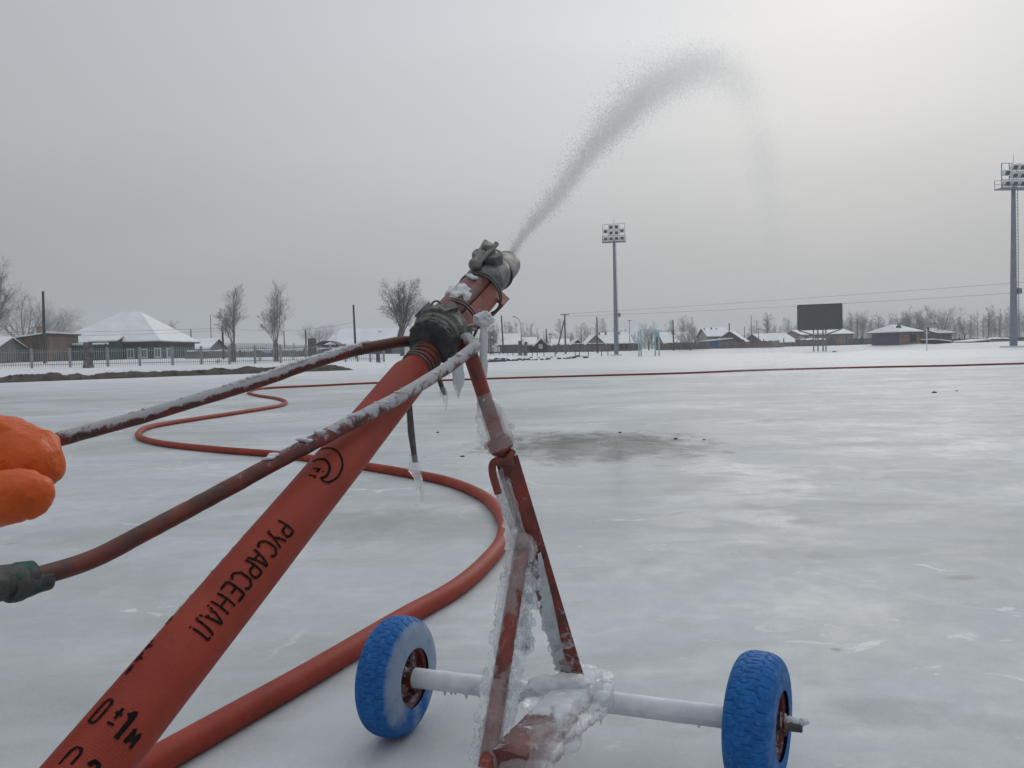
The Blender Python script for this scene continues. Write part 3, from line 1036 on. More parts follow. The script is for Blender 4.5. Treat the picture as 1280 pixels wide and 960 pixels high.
def make_wheel(center, inner_sign, frost_in, frost_out, yaw):
    """axis = adir; inner_sign: side (+1 = +adir) where the axle enters"""
    wh = empty('wheel', V(center) - V(cart['_o']))
    wh.parent = cart
    wh['_o'] = tuple(center)
    x_ = Matrix.Rotation(math.radians(yaw), 3, 'Z') @ adir; yv = Matrix.Rotation(math.radians(yaw), 3, 'Z') @ afwd; zv = V((0, 0, 1))
    mb = MB()
    NS, NP = 612, 56
    hw = 0.046; r_in = 0.060
    vs = []; av = []
    for i in range(NS):
        th = 2 * PI * i / NS
        rad_dir = yv * math.cos(th) + zv * math.sin(th)
        for j in range(NP):
            ph = PI * 1.16 * (j / (NP - 1) - 0.5)        # around the section, open at the rim
            cs, sn = math.cos(ph), math.sin(ph)
            ex = 0.72
            xx = hw * math.copysign(abs(sn) ** ex, sn)
            rr = (r_in + 0.014) + (WR - r_in - 0.014) * math.copysign(abs(cs) ** 0.62, cs)
            if cs < 0: rr = (r_in + 0.014) - 0.02 * abs(cs) * 2
            if abs(ph) < 0.95:
                u = xx / (hw * 0.86)
                k = tread(th, u) * (1 - sstep(0.75, 0.95, abs(ph)))
                rr -= 0.0026 * k
            vs.append(V(center) + x_ * xx + rad_dir * rr)
            side = xx * inner_sign / hw
            fz = frost_in if side > 0 else frost_out
            low = 1 - 0.75 * sstep(0.2, 0.9, -math.sin(th) * 0.8 + 0.55 * noise.noise(V((th * 2, 1, 0))))
            av.append(fz * sstep(0.5, 1.0, abs(side)) * low * (1 - .45 * sstep(.115, .128, rr)))
    fs = []
    for i in range(NS):
        i2 = (i + 1) % NS
        for j in range(NP - 1):
            fs.append((i * NP + j, i2 * NP + j, i2 * NP + j + 1, i * NP + j + 1))
    mb.add(vs, fs, av)
    mb.build('tyre', M_TYRE, wh, smooth=60)
    # rim: dished disc, barrel and spokes
    mb = MB()
    mb.lathe(center, x_, [(-.038, .0665), (-.034, .0605), (-.010, .0575), (-.004, .054), (-.003, .0)], 48, 0.22, cap=False)
    mb.lathe(center, x_, [(.038, .0665), (.034, .0605), (.010, .0575), (.004, .054), (.003, .0)], 48, 0.22, cap=False)
    mb.build('rim', M_RED, wh, smooth=40)
    mb = MB()
    mb.lathe(center, x_, [(-.044, .0), (-.044, .0235), (.034, .0235), (.034, .0)] if inner_sign < 0 else [(-.034, .0), (-.034, .0235), (.044, .0235), (.044, .0)], 28, 0.15)
    mb.build('hub', M_RED, wh, smooth=40)
    for k in range(4):
        a = PI / 4 + k * PI / 2
        dv_ = yv * math.cos(a) + zv * math.sin(a)
        for sd in (-1, 1):
            mb = MB()
            mb.bar(V(center) + dv_ * .020 + x_ * sd * .022, V(center) + dv_ * .058 + x_ * sd * .014, 0.020, 0.022, x_, 0.4)
            mb.build('spoke', M_RED, wh, smooth=40)
    return wh


wheelL = make_wheel(axL, 1, 0.95, 0.3, -1.5)
wheelR = make_wheel(axR, -1, 0.2, 0.3, -9.5)
wheelL['label'] = 'blue tyred wheel with frosted inner face, left end of the axle'
wheelR['label'] = 'blue tyred wheel with block tread facing the camera, right end of the axle'

# axle
mb = MB()
pa = axL + adir * 0.040; pb = axR - adir * 0.042
npt = 60
mb.tube([pa.lerp(pb, i / npt) for i in range(npt + 1)], 0.0215, 20, True, 1.0, rn=lambda i, a, p: 1 + 0.05 * noise.noise(p * 24) + (0.06 * math.sin(a) if False else 0))
axle = mb.build('axle', M_FROST, cart, smooth=60)
rnd = random.Random(5)
for i in range(30):
    mb = MB()
    t = rnd.choice([rnd.uniform(.47, .62), rnd.uniform(.05, .95)])
    p = pa.lerp(pb, t) + V((0, 0, -0.019))
    L = rnd.uniform(.004, .016) if t > .64 or t < .46 else rnd.uniform(.008, .03)
    mb.tube([p, p + V((0, 0, -L * .6)), p + V((0, 0, -L))], [.0045, .003, .0008], 6)
    mb.build('icicle', M_ICEC, axle, smooth=60)
# spindle with nut and split pin outside the right wheel
mb = MB()
mb.lathe(axR, adir, [(.030, .0), (.030, .011), (.078, .011), (.080, .009), (.080, 0)], 20, 0.4)
mb.build('spindle', M_WIRE, cart, smooth=40)
mb = MB()
mb.lathe(axR, adir, [(.040, .0), (.040, .021), (.044, .021), (.044, .017), (.047, .02), (.0515, .02), (.0515, .0)], 24, 0.3)
mb.build('washer', M_RED, cart, smooth=35)
mb = MB()
for i in range(8):
    mb.blob(axR + adir * (.052 + i * .0045) + V((0, 0, .009 + .003 * math.sin(i))), (.009, .008, .006), 2, .4, 2, i)
mb.build('snow_cap', M_SNOW, cart, smooth=60)

# --- standing frame
top = P(583, 428, 1.50)
clampP = P(627, 561, 1.535)
fb = P(719, 846, 1.655); fb.z = WR + .02
jn = P(641, 610, 1.54)
pl0 = P(737, 842, 1.70); pl1 = P(636, 1000, 1.36)
pl0.z = WR + 0.004; pl1.z = WR + 0.0
rb = P(609, 985, 1.37); rb.z = WR + .01
def dens0(p, n): return [p[0].lerp(p[1], k / n) for k in range(n + 1)]
# upper post
mb = MB()
n = 24
mb.tube([top.lerp(clampP, 1.16 * i / n) for i in range(n + 1)], 0.0142, 20, True, lambda t, d: 0.0 + 0.25 * sstep(.55, .9, t))
mb.build('post', M_REDL, cart, smooth=60)
# collar with hook plate
mb = MB()
pd = (clampP - top).normalized()
mb.lathe(clampP - pd * .008, (pd + UP * -.1 + RT * .25).normalized(), [(-.014, .0150), (-.014, .0215), (-.011, .0235), (.009, .0235), (.012, .0215), (.012, .0150), (-.014, .0150)], 32, 0.08)
hk = catmull([clampP + RT * .021 - UP * .003 - fwd * .008, clampP + RT * .008 - UP * .022 - fwd * .018, clampP - RT * .014 - UP * .024 - fwd * .016, clampP - RT * .017 - UP * .045 - fwd * .012,
              clampP - RT * .006 - UP * .085 - fwd * .01], 6)
mb.tube(hk, 0.0075, 12, True, 0.1)
mb.build('collar', M_REDL, cart, smooth=50)
# front leg: angle iron to the axle end of the plate
def angle_iron(mb, p0, p1, w, th, a):
    d = (p1 - p0).normalized()
    toc = (CAM - p0).normalized()
    c = (toc - d * toc.dot(d)).normalized()
    sd = d.cross(c).normalized()
    n = 20
    for i in range(n):
        q0 = p0.lerp(p1, i / n); q1 = p0.lerp(p1, (i + 1) / n)
        a_ = a(i / n)
        mb.bar(q0 + sd * 0, q1 + sd * 0, w, th, c, a_)
        mb.bar(q0 + sd * w * .5 - c * w * .42, q1 + sd * w * .5 - c * w * .42, th, w * .84, c, a_)
mb = MB()
angle_iron(mb, P(634, 572, 1.545), fb + RT * .004, 0.042, 0.006, lambda t: 0.22 + 0.35 * sstep(.5, .95, t))
mb.build('front_leg', M_REDL, cart)
# rear leg pipe
rl = dens0([P(655, 668, 1.578), rb], 40)
mb = MB()
mb.tube(rl, 0.0150, 18, True, lambda t, d: 0.12)
mb.build('rear_leg', M_REDL, cart, smooth=60)
# base plate: flat channel from the axle towards the operator
mb = MB()
pd_ = (pl1 - pl0).normalized()
n = 26
sdp = pd_.cross(V((0, 0, 1))).normalized()
vs = []; fs = []; av = []
for i in range(n + 1):
    t = i / n
    c = pl0.lerp(pl1, t)
    wv = 0.031 + 0.006 * t
    jz = 0.003 * noise.noise(V((t * 9, 0, 2)))
    top_f = 1.0 - 0.72 * sstep(.42, .75, t)
    sec = [(-wv, .016, top_f), (-wv * .9, .021 + jz, top_f), (0, .024 + jz, top_f), (wv * .9, .021 + jz, top_f), (wv, .016, top_f * .6), (wv, -.022, .12), (-wv, -.022, .12)]
    for (u, z, f) in sec:
        vs.append(c + sdp * u + V((0, 0, z + .02))); av.append(f)
k = 7
for i in range(n):
    for j in range(k):
        j2 = (j + 1) % k
        fs.append((i * k + j, i * k + j2, (i + 1) * k + j2, (i + 1) * k + j))
fs += [tuple(range(k)), tuple(n * k + j for j in reversed(range(k)))]
mb.add(vs, fs, av)
plate = mb.build('base_plate', M_FROST, cart, smooth=50)
rnd = random.Random(8)
for i in range(34):
    mb = MB()
    t = rnd.uniform(0.02, .9); sgn = rnd.choice([1, 1, 1, -1])
    p = pl0.lerp(pl1, t) + sdp * 0.034 * sgn * (1 if True else -1) + V((0, 0, .0))
    L = rnd.uniform(.006, .03)
    mb.tube([p, p + V((0, 0, -L * .6)), p + V((0, 0, -L))], [.0045, .003, .0006], 6)
    mb.build('icicle', M_ICEC, plate, smooth=60)

# ice bridging the plate and the rear leg
mb = MB()
rnd = random.Random(29)
for i in range(60):
    t = rnd.random()
    c = pl0.lerp(pl1, lerp(.15, 1.0, t)) - sdp * rnd.uniform(.015, .058) + V((0, 0, rnd.uniform(.010, .034)))
    r = rnd.uniform(.014, .024)
    mb.blob(c, (r * 1.6, r * 1.6, r * .6), 2, .2, 1.4, i)
for i in range(50):
    t = rnd.random() ** 1.4
    c = pl0.lerp(pl1, lerp(.0, .8, t)) + sdp * rnd.uniform(-.036, .036) + V((0, 0, .041))
    r = rnd.uniform(.012, .02)
    mb.blob(c, (r * 1.7, r * 1.7, r * .30), 2, .2, 1.4, i + 60)
mb = fuse(mb, .0032, 6, lambda p: .0022 * noise.noise(p * 42) + .0012 * noise.noise(p * 110))
mb.build('ice_cover', M_ICE, plate, smooth=70)

# --- ice on the frame -------------------------------------------------
def ice_sleeve(mb, path, r0, amp, seed, segs=22, off=None):
    n = len(path)
    def rn(i, a, p):
        k = 1 + amp * (noise.noise(p * 38 + V((seed, 0, 0))) + 0.55 * noise.noise(p * 95 + V((0, seed, 0))))
        return max(0.35, k)
    rs = [r0(i / (n - 1)) if callable(r0) else r0 for i in range(n)]
    mb.tube(path, rs, segs, True, 0.0, rn=rn)


def dens(pts, step=0.006):
    out = []
    for a, b in zip(pts[:-1], pts[1:]):
        a, b = V(a), V(b)
        m = max(1, int((b - a).length / step))
        out += [a.lerp(b, k / m) for k in range(m)]
    return out + [V(pts[-1])]


# sleeve on the upper post, swelling above the collar
mb = MB()
p_a = P(604, 492, 1.515); p_b = P(628, 560, 1.53)
path = dens([p_a, p_b], .003)
ice_sleeve(mb, [p - RT * .004 * sstep(.2, .9, i / len(path)) for i, p in enumerate(path)], lambda t: 0.0146 + 0.016 * math.sin(PI * min(1, t * .62 + .02)) * sstep(0, .25, t), 0.16, 1.0)
rnd = random.Random(21)
for i in range(26):
    t = rnd.random() ** .7
    p = p_a.lerp(p_b, .35 + .7 * t) - RT * rnd.uniform(.014, .03) + RT * (0.05 if rnd.random() < .3 else 0) - fwd * rnd.uniform(-.01, .012)
    mb.blob(p, rnd.uniform(.003, .008), 2, .4, 1.6, i)
mb = fuse(mb, .0024, 2)
mb.build('ice_sleeve', M_ICE, cart, smooth=70)

# sleeves and beads on both legs
mb = MB()
path = dens([P(652, 668, 1.565), P(643, 730, 1.53), P(633, 800, 1.48), P(617, 910, 1.40), P(606, 985, 1.366)], .004)
ice_sleeve(mb, path, lambda t: 0.0180 + 0.002 * math.sin(t * 9), 0.22, 4.0, 24)
rnd = random.Random(33)
def on_path(path, t):
    x = t * (len(path) - 1); i = int(min(x, len(path) - 2)); return path[i].lerp(path[i + 1], x - i)
# left-hand ragged ice edge hanging off the rear leg
for i in range(210):
    t = rnd.uniform(.0, 1.0)
    c = on_path(path, t)
    side = -1 if rnd.random() < .68 else 1
    off = rnd.uniform(.012, .030) * (0.8 + .5 * t)
    p = c + RT * side * off - fwd * rnd.uniform(-.004, .012) - UP * rnd.uniform(0, .01)
    r = rnd.uniform(.0025, .0075)
    mb.blob(p, (r, r, r * rnd.uniform(1.0, 2.0)), 2, .45, 1.7, i * .7)
mb = fuse(mb, .0024, 2, lambda p: .0008 * noise.noise(p * 150))
mb.build('ice_crust', M_ICE, cart, smooth=70)
# left curtain: thin web of ice along the rear leg
def web(edge_a, edge_b, n, m, thick, seed, drip=.0):
    mbw = MB()
    vsf, vsb = [], []
    for i in range(n + 1):
        a = on_path(edge_a, i / n); b = on_path(edge_b, i / n)
        for j in range(m + 1):
            p = a.lerp(b, j / m)
            w_ = noise.noise(p * 40 + V((seed, 0, 0)))
            th = thick * (0.6 + .9 * abs(w_)) * (1 - .55 * (j / m))
            if j == m: p = p + (b - a) * .35 * noise.noise(V((i * .55, seed, 0)))
            p = p + UP * .004 * w_
            vsf.append(p - fwd * th); vsb.append(p + fwd * th)
    nv = len(vsf); fs = []
    w1 = m + 1
    for i in range(n):
        for j in range(m):
            q = (i * w1 + j, i * w1 + j + 1, (i + 1) * w1 + j + 1, (i + 1) * w1 + j)
            fs.append(q); fs.append(tuple(nv + t for t in reversed(q)))
        for j in (0, m):
            q = (i * w1 + j, (i + 1) * w1 + j, nv + (i + 1) * w1 + j, nv + i * w1 + j)
            fs.append(q)
    for i in (0, n):
        for j in range(m):
            fs.append((i * w1 + j, i * w1 + j + 1, nv + i * w1 + j + 1, nv + i * w1 + j))
    mbw.add(vsf + vsb, fs)
    return mbw
ed_a = dens([P(628, 585, 1.54), P(643, 640, 1.56), P(645, 690, 1.55), P(630, 800, 1.475), P(610, 910, 1.395), P(599, 985, 1.362)], .01)
ed_b = dens([P(619, 590, 1.54), P(628, 640, 1.555), P(633, 700, 1.54), P(616, 800, 1.47), P(594, 910, 1.393), P(582, 985, 1.360)], .01)
web(ed_a, ed_b, 120, 5, .004, 2.0).build('ice_curtain', M_ICE, cart, smooth=60)
# clear web between the two legs, ending in a ragged lower edge with drips
ed_a = dens([P(657, 672, 1.57), P(650, 740, 1.52), P(643, 800, 1.485), P(634, 860, 1.44), P(628, 905, 1.41)], .01)
ed_b = dens([P(672, 676, 1.585), P(667, 740, 1.555), P(662, 800, 1.51), P(652, 860, 1.46), P(642, 905, 1.43)], .01)
web(ed_a, ed_b, 90, 8, .005, 6.0).build('ice_web', M_ICE, cart, smooth=60)
# milky frozen sheet left of the front leg
ed_a = dens([P(676, 690, 1.555), P(693, 760, 1.60), P(708, 838, 1.65)], .008)
ed_b = dens([P(672, 692, 1.55), P(676, 760, 1.585), P(694, 838, 1.645)], .008)
web(ed_a, ed_b, 50, 8, .005, 9.0).build('ice_sheet', M_ICEC, cart, smooth=60)
# glaze on the front leg itself
mb = MB()
path = dens([P(636, 600, 1.54), P(668, 690, 1.57), P(700, 790, 1.63), P(716, 838, 1.65)], .004)
ice_sleeve(mb, [p - RT * .016 - fwd * .003 for p in path], lambda t: 0.0150 - .004 * t if t > .3 else 0.0185 - .0155 * t + .0 - .003 * t, 0.22, 12.0, 20)
for i in range(70):
    t = rnd.random()
    c = on_path(path, t)
    p = c - RT * rnd.uniform(.014, .034) - fwd * rnd.uniform(.010, .018)
    r = rnd.uniform(.002, .0055)
    mb.blob(p, (r, r, r * 1.6), 2, .45, 1.7, i * .9 + 100)
mb = fuse(mb, .0024, 2)
mb.build('ice_glaze', M_ICE, cart, smooth=70)
# bead cluster dripping at the fork
mb = MB()
for i in range(90):
    t = rnd.random()
    px = lerp(667, 657, t) + rnd.gauss(0, 5); py = lerp(705, 815, t) + rnd.gauss(0, 4)
    p = P(px, py, lerp(1.555, 1.49, t) + rnd.gauss(0, .006))
    r = rnd.uniform(.002, .0065)
    mb.blob(p, (r, r, r * 1.5), 2, .4, 1.8, i * 1.3 + 300)
mb.build('ice_beads', M_ICE, cart, smooth=70)
# snow fillet where the front leg meets the plate
mb = MB()
for i in range(9):
    t = i / 8
    p = P(lerp(675, 722, t), lerp(866, 846, t), 1.62)
    p.z = WR + .045 + .006 * math.sin(i * 2)
    mb.blob(p, (.026, .026, .014), 3, .35, 1.8, i + 7)
mb = fuse(mb, .0035, 5, lambda p: .002 * noise.noise(p * 60))
mb.build('snow_fillet', M_SNOW, cart, smooth=70)

# --- handles
hl = catmull([P(594, 433, 1.45), P(560, 459, 1.37), P(500, 496, 1.245), P(430, 533, 1.14), P(350, 575, 1.06), P(250, 629, .985), P(180, 666, .93), P(120, 697, .89), P(60, 717, .845), P(0, 730, .80), P(-90, 740, .74), P(-180, 738, .69)], 8)
tot = len(hl) - 1
mb = MB()
mb.tube([P(573, 424, 1.50), P(584, 423, 1.48)] + hl, 0.0104, 18, True,
        lambda t, d: 0.03 + 0.50 * (1 - sstep(.22, .38, t)) + 0.12 * (1 - sstep(.35, .5, t)),
        rn=lambda i, a, p: 1 + (0.10 * max(0, noise.noise(p * 45)) + .06 * noise.noise(p * 120)) * (1 - sstep(40, 60, i)))
hnd = mb.build('handle', M_RED, cart, smooth=60)
hnd['label'] = 'lower handle with green tape wrapped round its grip'
mb = MB()
gp_ = [p for p in hl if (p - CAM).dot(RT) / (p - CAM).dot(fwd) * F + 640 < 42]
dg_ = dens(gp_, .004)
mb.tube(dg_, 0.0165, 26, True, rn=lambda i, a, p: 1 + .20 * noise.noise(p * 30) + .14 * noise.noise(p * 90 + V((3, 0, 0))))
for q in range(5):
    i0 = int(len(dg_) * (.02 + .15 * q)); seg_ = dg_[i0:i0 + max(5, int(len(dg_) * .16))]
    mb.tube(seg_, 0.0178, 24, True, rn=lambda i, a, p, q=q: 1 + .26 * noise.noise(p * 55 + V((q, 0, 0))) + .10 * math.sin(a + q * 2))
mb.build('grip_wrap', M_TAPE, hnd, smooth=40)
mb = MB()
mb.tube([p - UP * .005 for p in hl if (p - CAM).dot(RT) / (p - CAM).dot(fwd) * F + 640 < 60], 0.0125, 18, True, rn=lambda i, a, p: 1 + .05 * noise.noise(p * 50))
mb.build('grip', M_DARK, hnd, smooth=40)
# frost lumps along the upper part of the lower handle
mb = MB()
rnd = random.Random(17)
for i in range(26):
    k = rnd.randrange(2, 34)
    p = hl[k].lerp(hl[k + 1], rnd.random())
    r = rnd.uniform(.002, .0055)
    mb.blob(p + UP * rnd.uniform(.006, .011) + RT * rnd.uniform(-.004, .004) - fwd * rnd.uniform(0, .008), (r * 1.8, r * 1.0, r * .5), 2, .4, 1.8, i)
mb = fuse(mb, .0016, 2, lambda p: .0006 * noise.noise(p * 220))
mb.build('frost', M_SNOW, hnd, smooth=70)

hu = catmull([P(545, 428, 1.53), P(505, 427, 1.50), P(480, 431, 1.475), P(440, 439, 1.43), P(380, 457, 1.37), P(320, 478, 1.31), P(250, 499, 1.25), P(180, 520, 1.19), P(110, 539, 1.135), P(60, 553, 1.10), P(-20, 575, 1.05), P(-130, 603, .99), P(-240, 628, .93)], 8)
mb = MB()
mb.tube(hu, 0.0104, 18, True,
        lambda t, d: 0.03 + 0.85 * sstep(.20, .34, t) * (1 - sstep(.56, .74, t)) * sstep(-.25, .55, d.z) + .22 * sstep(.2, .3, t),
        rn=lambda i, a, p: 1 + .10 * max(0, noise.noise(p * 50)))
hnu = mb.build('handle', M_RED, cart, smooth=60)
hnu['label'] = 'upper handle with snow along its top, held by the orange glove'
mb = MB()
rnd = random.Random(19)
for i in range(420):
    k = min(57, max(20, int(rnd.gauss(36, 11))))
    p = hu[k].lerp(hu[k + 1], rnd.random())
    r = rnd.uniform(.0015, .0055) * (1 if k < 44 else .6)
    mb.blob(p + V((0, 0, rnd.uniform(.007, .0108))) - fwd * rnd.uniform(-.004, .007), (r * 1.2, r * 1.0, r * .7), 1, .35, 1.8, i)
mb = fuse(mb, .0016, 2, lambda p: .0008 * noise.noise(p * 200))
mb.build('frost', M_SNOW, hnu, smooth=70)

# --- icicles and the hanging wires
def icicle(name, pts, rs, mat, parent, seed):
    mb = MB()
    path = dens(pts, .004)
    n = len(path)
    mb.tube(path, [interp(i / (n - 1), [k / (len(rs) - 1) for k in range(len(rs))], rs) for i in range(n)], 14, True,
            rn=lambda i, a, p: 1 + .38 * noise.noise(p * 42 + V((seed, 0, 0))) + .22 * noise.noise(V((p.z * 130, seed, 0))))
    return mb.build(name, mat, parent, smooth=70)
icicle('icicle', [P(571, 452, 1.46), P(572, 470, 1.46), P(573, 497, 1.46)], [.010, .013, .011, .006, .0012], M_ICEC, cart, 1)
icicle('icicle', [P(604, 408, 1.52), P(604, 440, 1.52), P(603.5, 478, 1.52), P(602, 512, 1.52)], [.008, .0085, .008, .007, .002], M_ICEC, cart, 2)
mb = MB(); mb.tube([P(511, 500, 1.40), P(514, 540, 1.40), P(519, 578, 1.40)], [.0052, .0062, .0045], 10, True, 0.0)
hw1 = mb.build('hanging_wire', M_WIRE, cart, smooth=60)
icicle('icicle', [P(517, 568, 1.40), P(518, 585, 1.40), P(523, 600, 1.40), P(528, 627, 1.40)], [.006, .0115, .008, .006, .001], M_ICE, hw1, 3)
mb = MB(); mb.tube([P(546, 466, 1.42), P(551, 480, 1.42), P(556, 494, 1.42)], [.004, .0045, .0035], 10, True, 0.0)
hw2 = mb.build('hanging_wire', M_WIRE, cart, smooth=60)
icicle('icicle', [P(553, 484, 1.42), P(556, 498, 1.42), P(558, 514, 1.42)], [.005, .0075, .004, .001], M_ICE, hw2, 4)

# ------------------------------------------------------------------ nozzle
A = (P(640, 322, 1.90) - P(550, 416, 1.51)).normalized()
nO = P(550, 416, 1.51)
noz = empty('fire_nozzle', nO)
tag(noz, 'grey alloy fire nozzle with a ball valve lever, strapped to the red stand', 'fire nozzle')
toc = (CAM - nO).normalized()
Cc = (toc - A * toc.dot(A)).normalized()
Ln = A.cross(Cc).normalized()
if Ln.dot(RT) > 0: Ln = -Ln           # Ln points to the upper left on screen
# hose coupling: two lugged halves
mb = MB()
mb.lathe(nO, A, [(-.050, .0), (-.050, .031), (-.048, .041), (-.045, .0435), (-.040, .0435), (-.038, .041), (-.034, .041)], 48)
for k in range(14):
    a = 2 * PI * k / 14
    dv_ = Cc * math.cos(a) + Ln * math.sin(a)
    mb.bar(nO + dv_ * .0425 - A * .049, nO + dv_ * .0432 - A * .036, .006, .005, dv_)
mb.build('coupling_ring', M_DARK, noz, smooth=30)
mb = MB()
mb.lathe(nO, A, [(-.036, .036), (-.036, .0430), (-.030, .0455), (-.027, .0425), (-.025, .0465), (-.018, .0485), (-.016, .044), (-.010, .044), (-.006, .0515), (.010, .0515), (.012, .0485), (.024, .0485), (.027, .043), (.034, .040), (.040, .034), (.048, .031), (.048, 0)], 48)
coup = mb.build('coupling', M_COUP, noz, smooth=40)
for k in range(6):
    a = k * PI / 3 + .4
    dv_ = Cc * math.cos(a) + Ln * math.sin(a)
    tv = A.cross(dv_)
    mb = MB()
    mb.bar(nO + dv_ * .050 + A * -.012 - tv * .006, nO + dv_ * .052 + A * .020 + tv * .008, .016, .011, dv_)
    mb.build('lug', M_COUP, coup)
# snow caught on the coupling rim (upper left) with a wire eye
mb = MB()
ec = nO + Ln * .048 + A * .028
for i, (du, da, dc, r) in enumerate([(0.0, 0, -.004, .019), (.006, .012, -.006, .016), (-.004, -.012, 0, .013), (.010, 0, .004, .011)]):
    mb.blob(ec + Ln * du + A * da + Cc * dc, r, 3, .3, 1.6, i)
mb = fuse(mb, .0018, 3, lambda p: .0014 * noise.noise(p * 110))
mb.build('snow_clump', M_SNOW, noz, smooth=70)
mb = MB()
rc = ec + Cc * .018 - Ln * .008 + A * .004
ring = [rc + (RT * math.cos(a) + UP * math.sin(a)) * .0095 for a in [2 * PI * i / 24 for i in range(25)]]
mb.tube(ring, .0018, 8, False)
mb.build('wire_eye', M_WIRE, noz, smooth=60)
# barrel pipe (rusty red) and stand's trough beside it
pc = nO + Ln * .014
mb = MB()
mb.lathe(pc, A, [(.035, .0), (.035, .026), (.060, .0295), (.20, .0295), (.245, .0295), (.245, .0)], 40, 0.08)
mb.build('barrel', M_REDB, noz, smooth=40)
# trough: angle section running along the lower right side of the barrel
def trough(t0, t1, w, offs, a, name, parent):
    mb = MB()
    n = 14
    c0 = nO - Ln * offs
    secs = []
    th = .0045
    prof_ = [(-.004, .028), (-.040, .012), (-.044, -.030), (-.040, -.030), (-.036, .009), (-.004, .0235)]
    for i in range(n + 1):
        t = lerp(t0, t1, i / n)
        secs.append([nO + A * t + Ln * (u - .002) + Cc * v for u, v in prof_])
    vs = [p for s_ in secs for p in s_]
    k = len(prof_); fs = []
    for i in range(n):
        for j in range(k):
            j2 = (j + 1) % k
            fs.append((i * k + j, i * k + j2, (i + 1) * k + j2, (i + 1) * k + j))
    fs += [tuple(range(k)), tuple(n * k + j for j in reversed(range(k)))]
    mb.add(vs, fs, a)
    return mb.build(name, M_REDL, parent)
trough(.005, .262, .04, .010, 0.10, 'trough', cart)
# end flap of the trough (bent plate near the valve)
mb = MB()
fc = nO + A * .250 - Ln * .034 + Cc * .012
mb.box(fc, (.040, .044, .006), Matrix((A, Ln, Cc)).transposed(), 0.15)
mb.box(fc - Ln * .021 - Cc * .016, (.046, .006, .036), Matrix((A, Ln, Cc)).transposed(), 0.15)
mb.build('end_plate', M_REDL, cart)
# bracket tying trough to the post
mb = MB()
mb.tube(dens([nO + A * .030 - Ln * .040 + Cc * .012, top + V((0, 0, .0)), P(588, 446, 1.50)], .01), .0155, 16, True, 0.15)
mb.build('bracket', M_REDL, cart, smooth=50)
mb = MB()
mb.bar(P(586, 411, 1.52), P(611, 401, 1.545), .024, .012, UP, .35)
mb.build('bracket', M_REDL, cart)
# straps of wire round barrel and trough
def strap(t, r1, r2, ctr, wr, skew):
    mb = MB()
    pts_ = []
    for i in range(49):
        a = 2 * PI * i / 48
        pts_.append(nO + ctr * Ln + A * (t + skew * math.sin(a)) + Ln * math.cos(a) * r1 + Cc * math.sin(a) * r2)
    mb.tube(pts_, wr, 8, False)
    return mb.build('strap', M_WIRE, noz, smooth=60)
strap(.218, .049, .037, -.004, .0022, .010)
strap(.226, .049, .037, -.004, .0018, .012)
strap(.062, .047, .036, -.006, .0026, .016)
strap(.070, .047, .037, -.006, .0018, .016)
# valve body
mb = MB()
mb.lathe(nO + Ln * .006, A, [(.240, .0), (.240, .030), (.250, .0385), (.262, .0415), (.325, .0415), (.338, .040), (.340, .037), (.352, .037), (.352, 0)], 48)
vb = mb.build('valve_body', M_CAST, noz, smooth=40)
# round boss that carries the lever
bax = (Ln * .62 + Cc * .78).normalized()
bc = nO + A * .312 + Ln * .016
mb = MB()
mb.lathe(bc, bax, [(.005, .0), (.005, .0345), (.044, .0345), (.048, .032), (.049, .027), (.047, .025), (.050, .018), (.056, .016), (.057, 0)], 40)
mb.build('boss', M_CAST, vb, smooth=40)
# lever: forked arm and knob lying back along the nozzle
lv = empty('valve_lever', V(bc + bax * .06) - nO)
lv.parent = noz; lv['_o'] = tuple(bc + bax * .06)
bl0 = bc + bax * .062 + A * .012
bl1 = P(594, 330, 0) ; tt = (bc + bax * .070 - CAM).dot(fwd)
bl1 = P(594, 330.5, tt - .035)
ldir = (bl1 - bl0).normalized()
lsd = ldir.cross(bax).normalized()
mb = MB()
mb.lathe(bc, bax, [(.056, .0), (.056, .012), (.068, .012), (.070, .009), (.070, 0)], 24)
for sd in (-1, 1):
    mb.tube(dens([bl0 + lsd * sd * .013 - ldir * .008, bl0.lerp(bl1, .45) + lsd * sd * .009, bl1 + lsd * sd * .004], .006), .0058, 12, True)
mb.tube(dens([bl0.lerp(bl1, .42), bl1], .006), .0075, 14, True)
mb.build('arm', M_CASTL, lv, smooth=50)
mb = MB()
mb.blob(bl1, .0145, 3, .06, 2)
mb.build('knob', M_CASTL, lv, smooth=70)
# tip
mb = MB()
tO = nO - Ln * .002
mb.lathe(tO, A, [(.345, .0), (.345, .0335), (.352, .0345), (.405, .0335), (.418, .032), (.418, .0255), (.395, .022), (.395, 0)], 48)
mb.build('tip', M_CASTL, noz, smooth=40)
mb = MB()
mb.lathe(tO, A, [(.339, .030), (.339, .0375), (.345, .0375), (.345, .030), (.339, .030)], 40)
mb.build('seal_ring', M_DARK, noz, smooth=40)
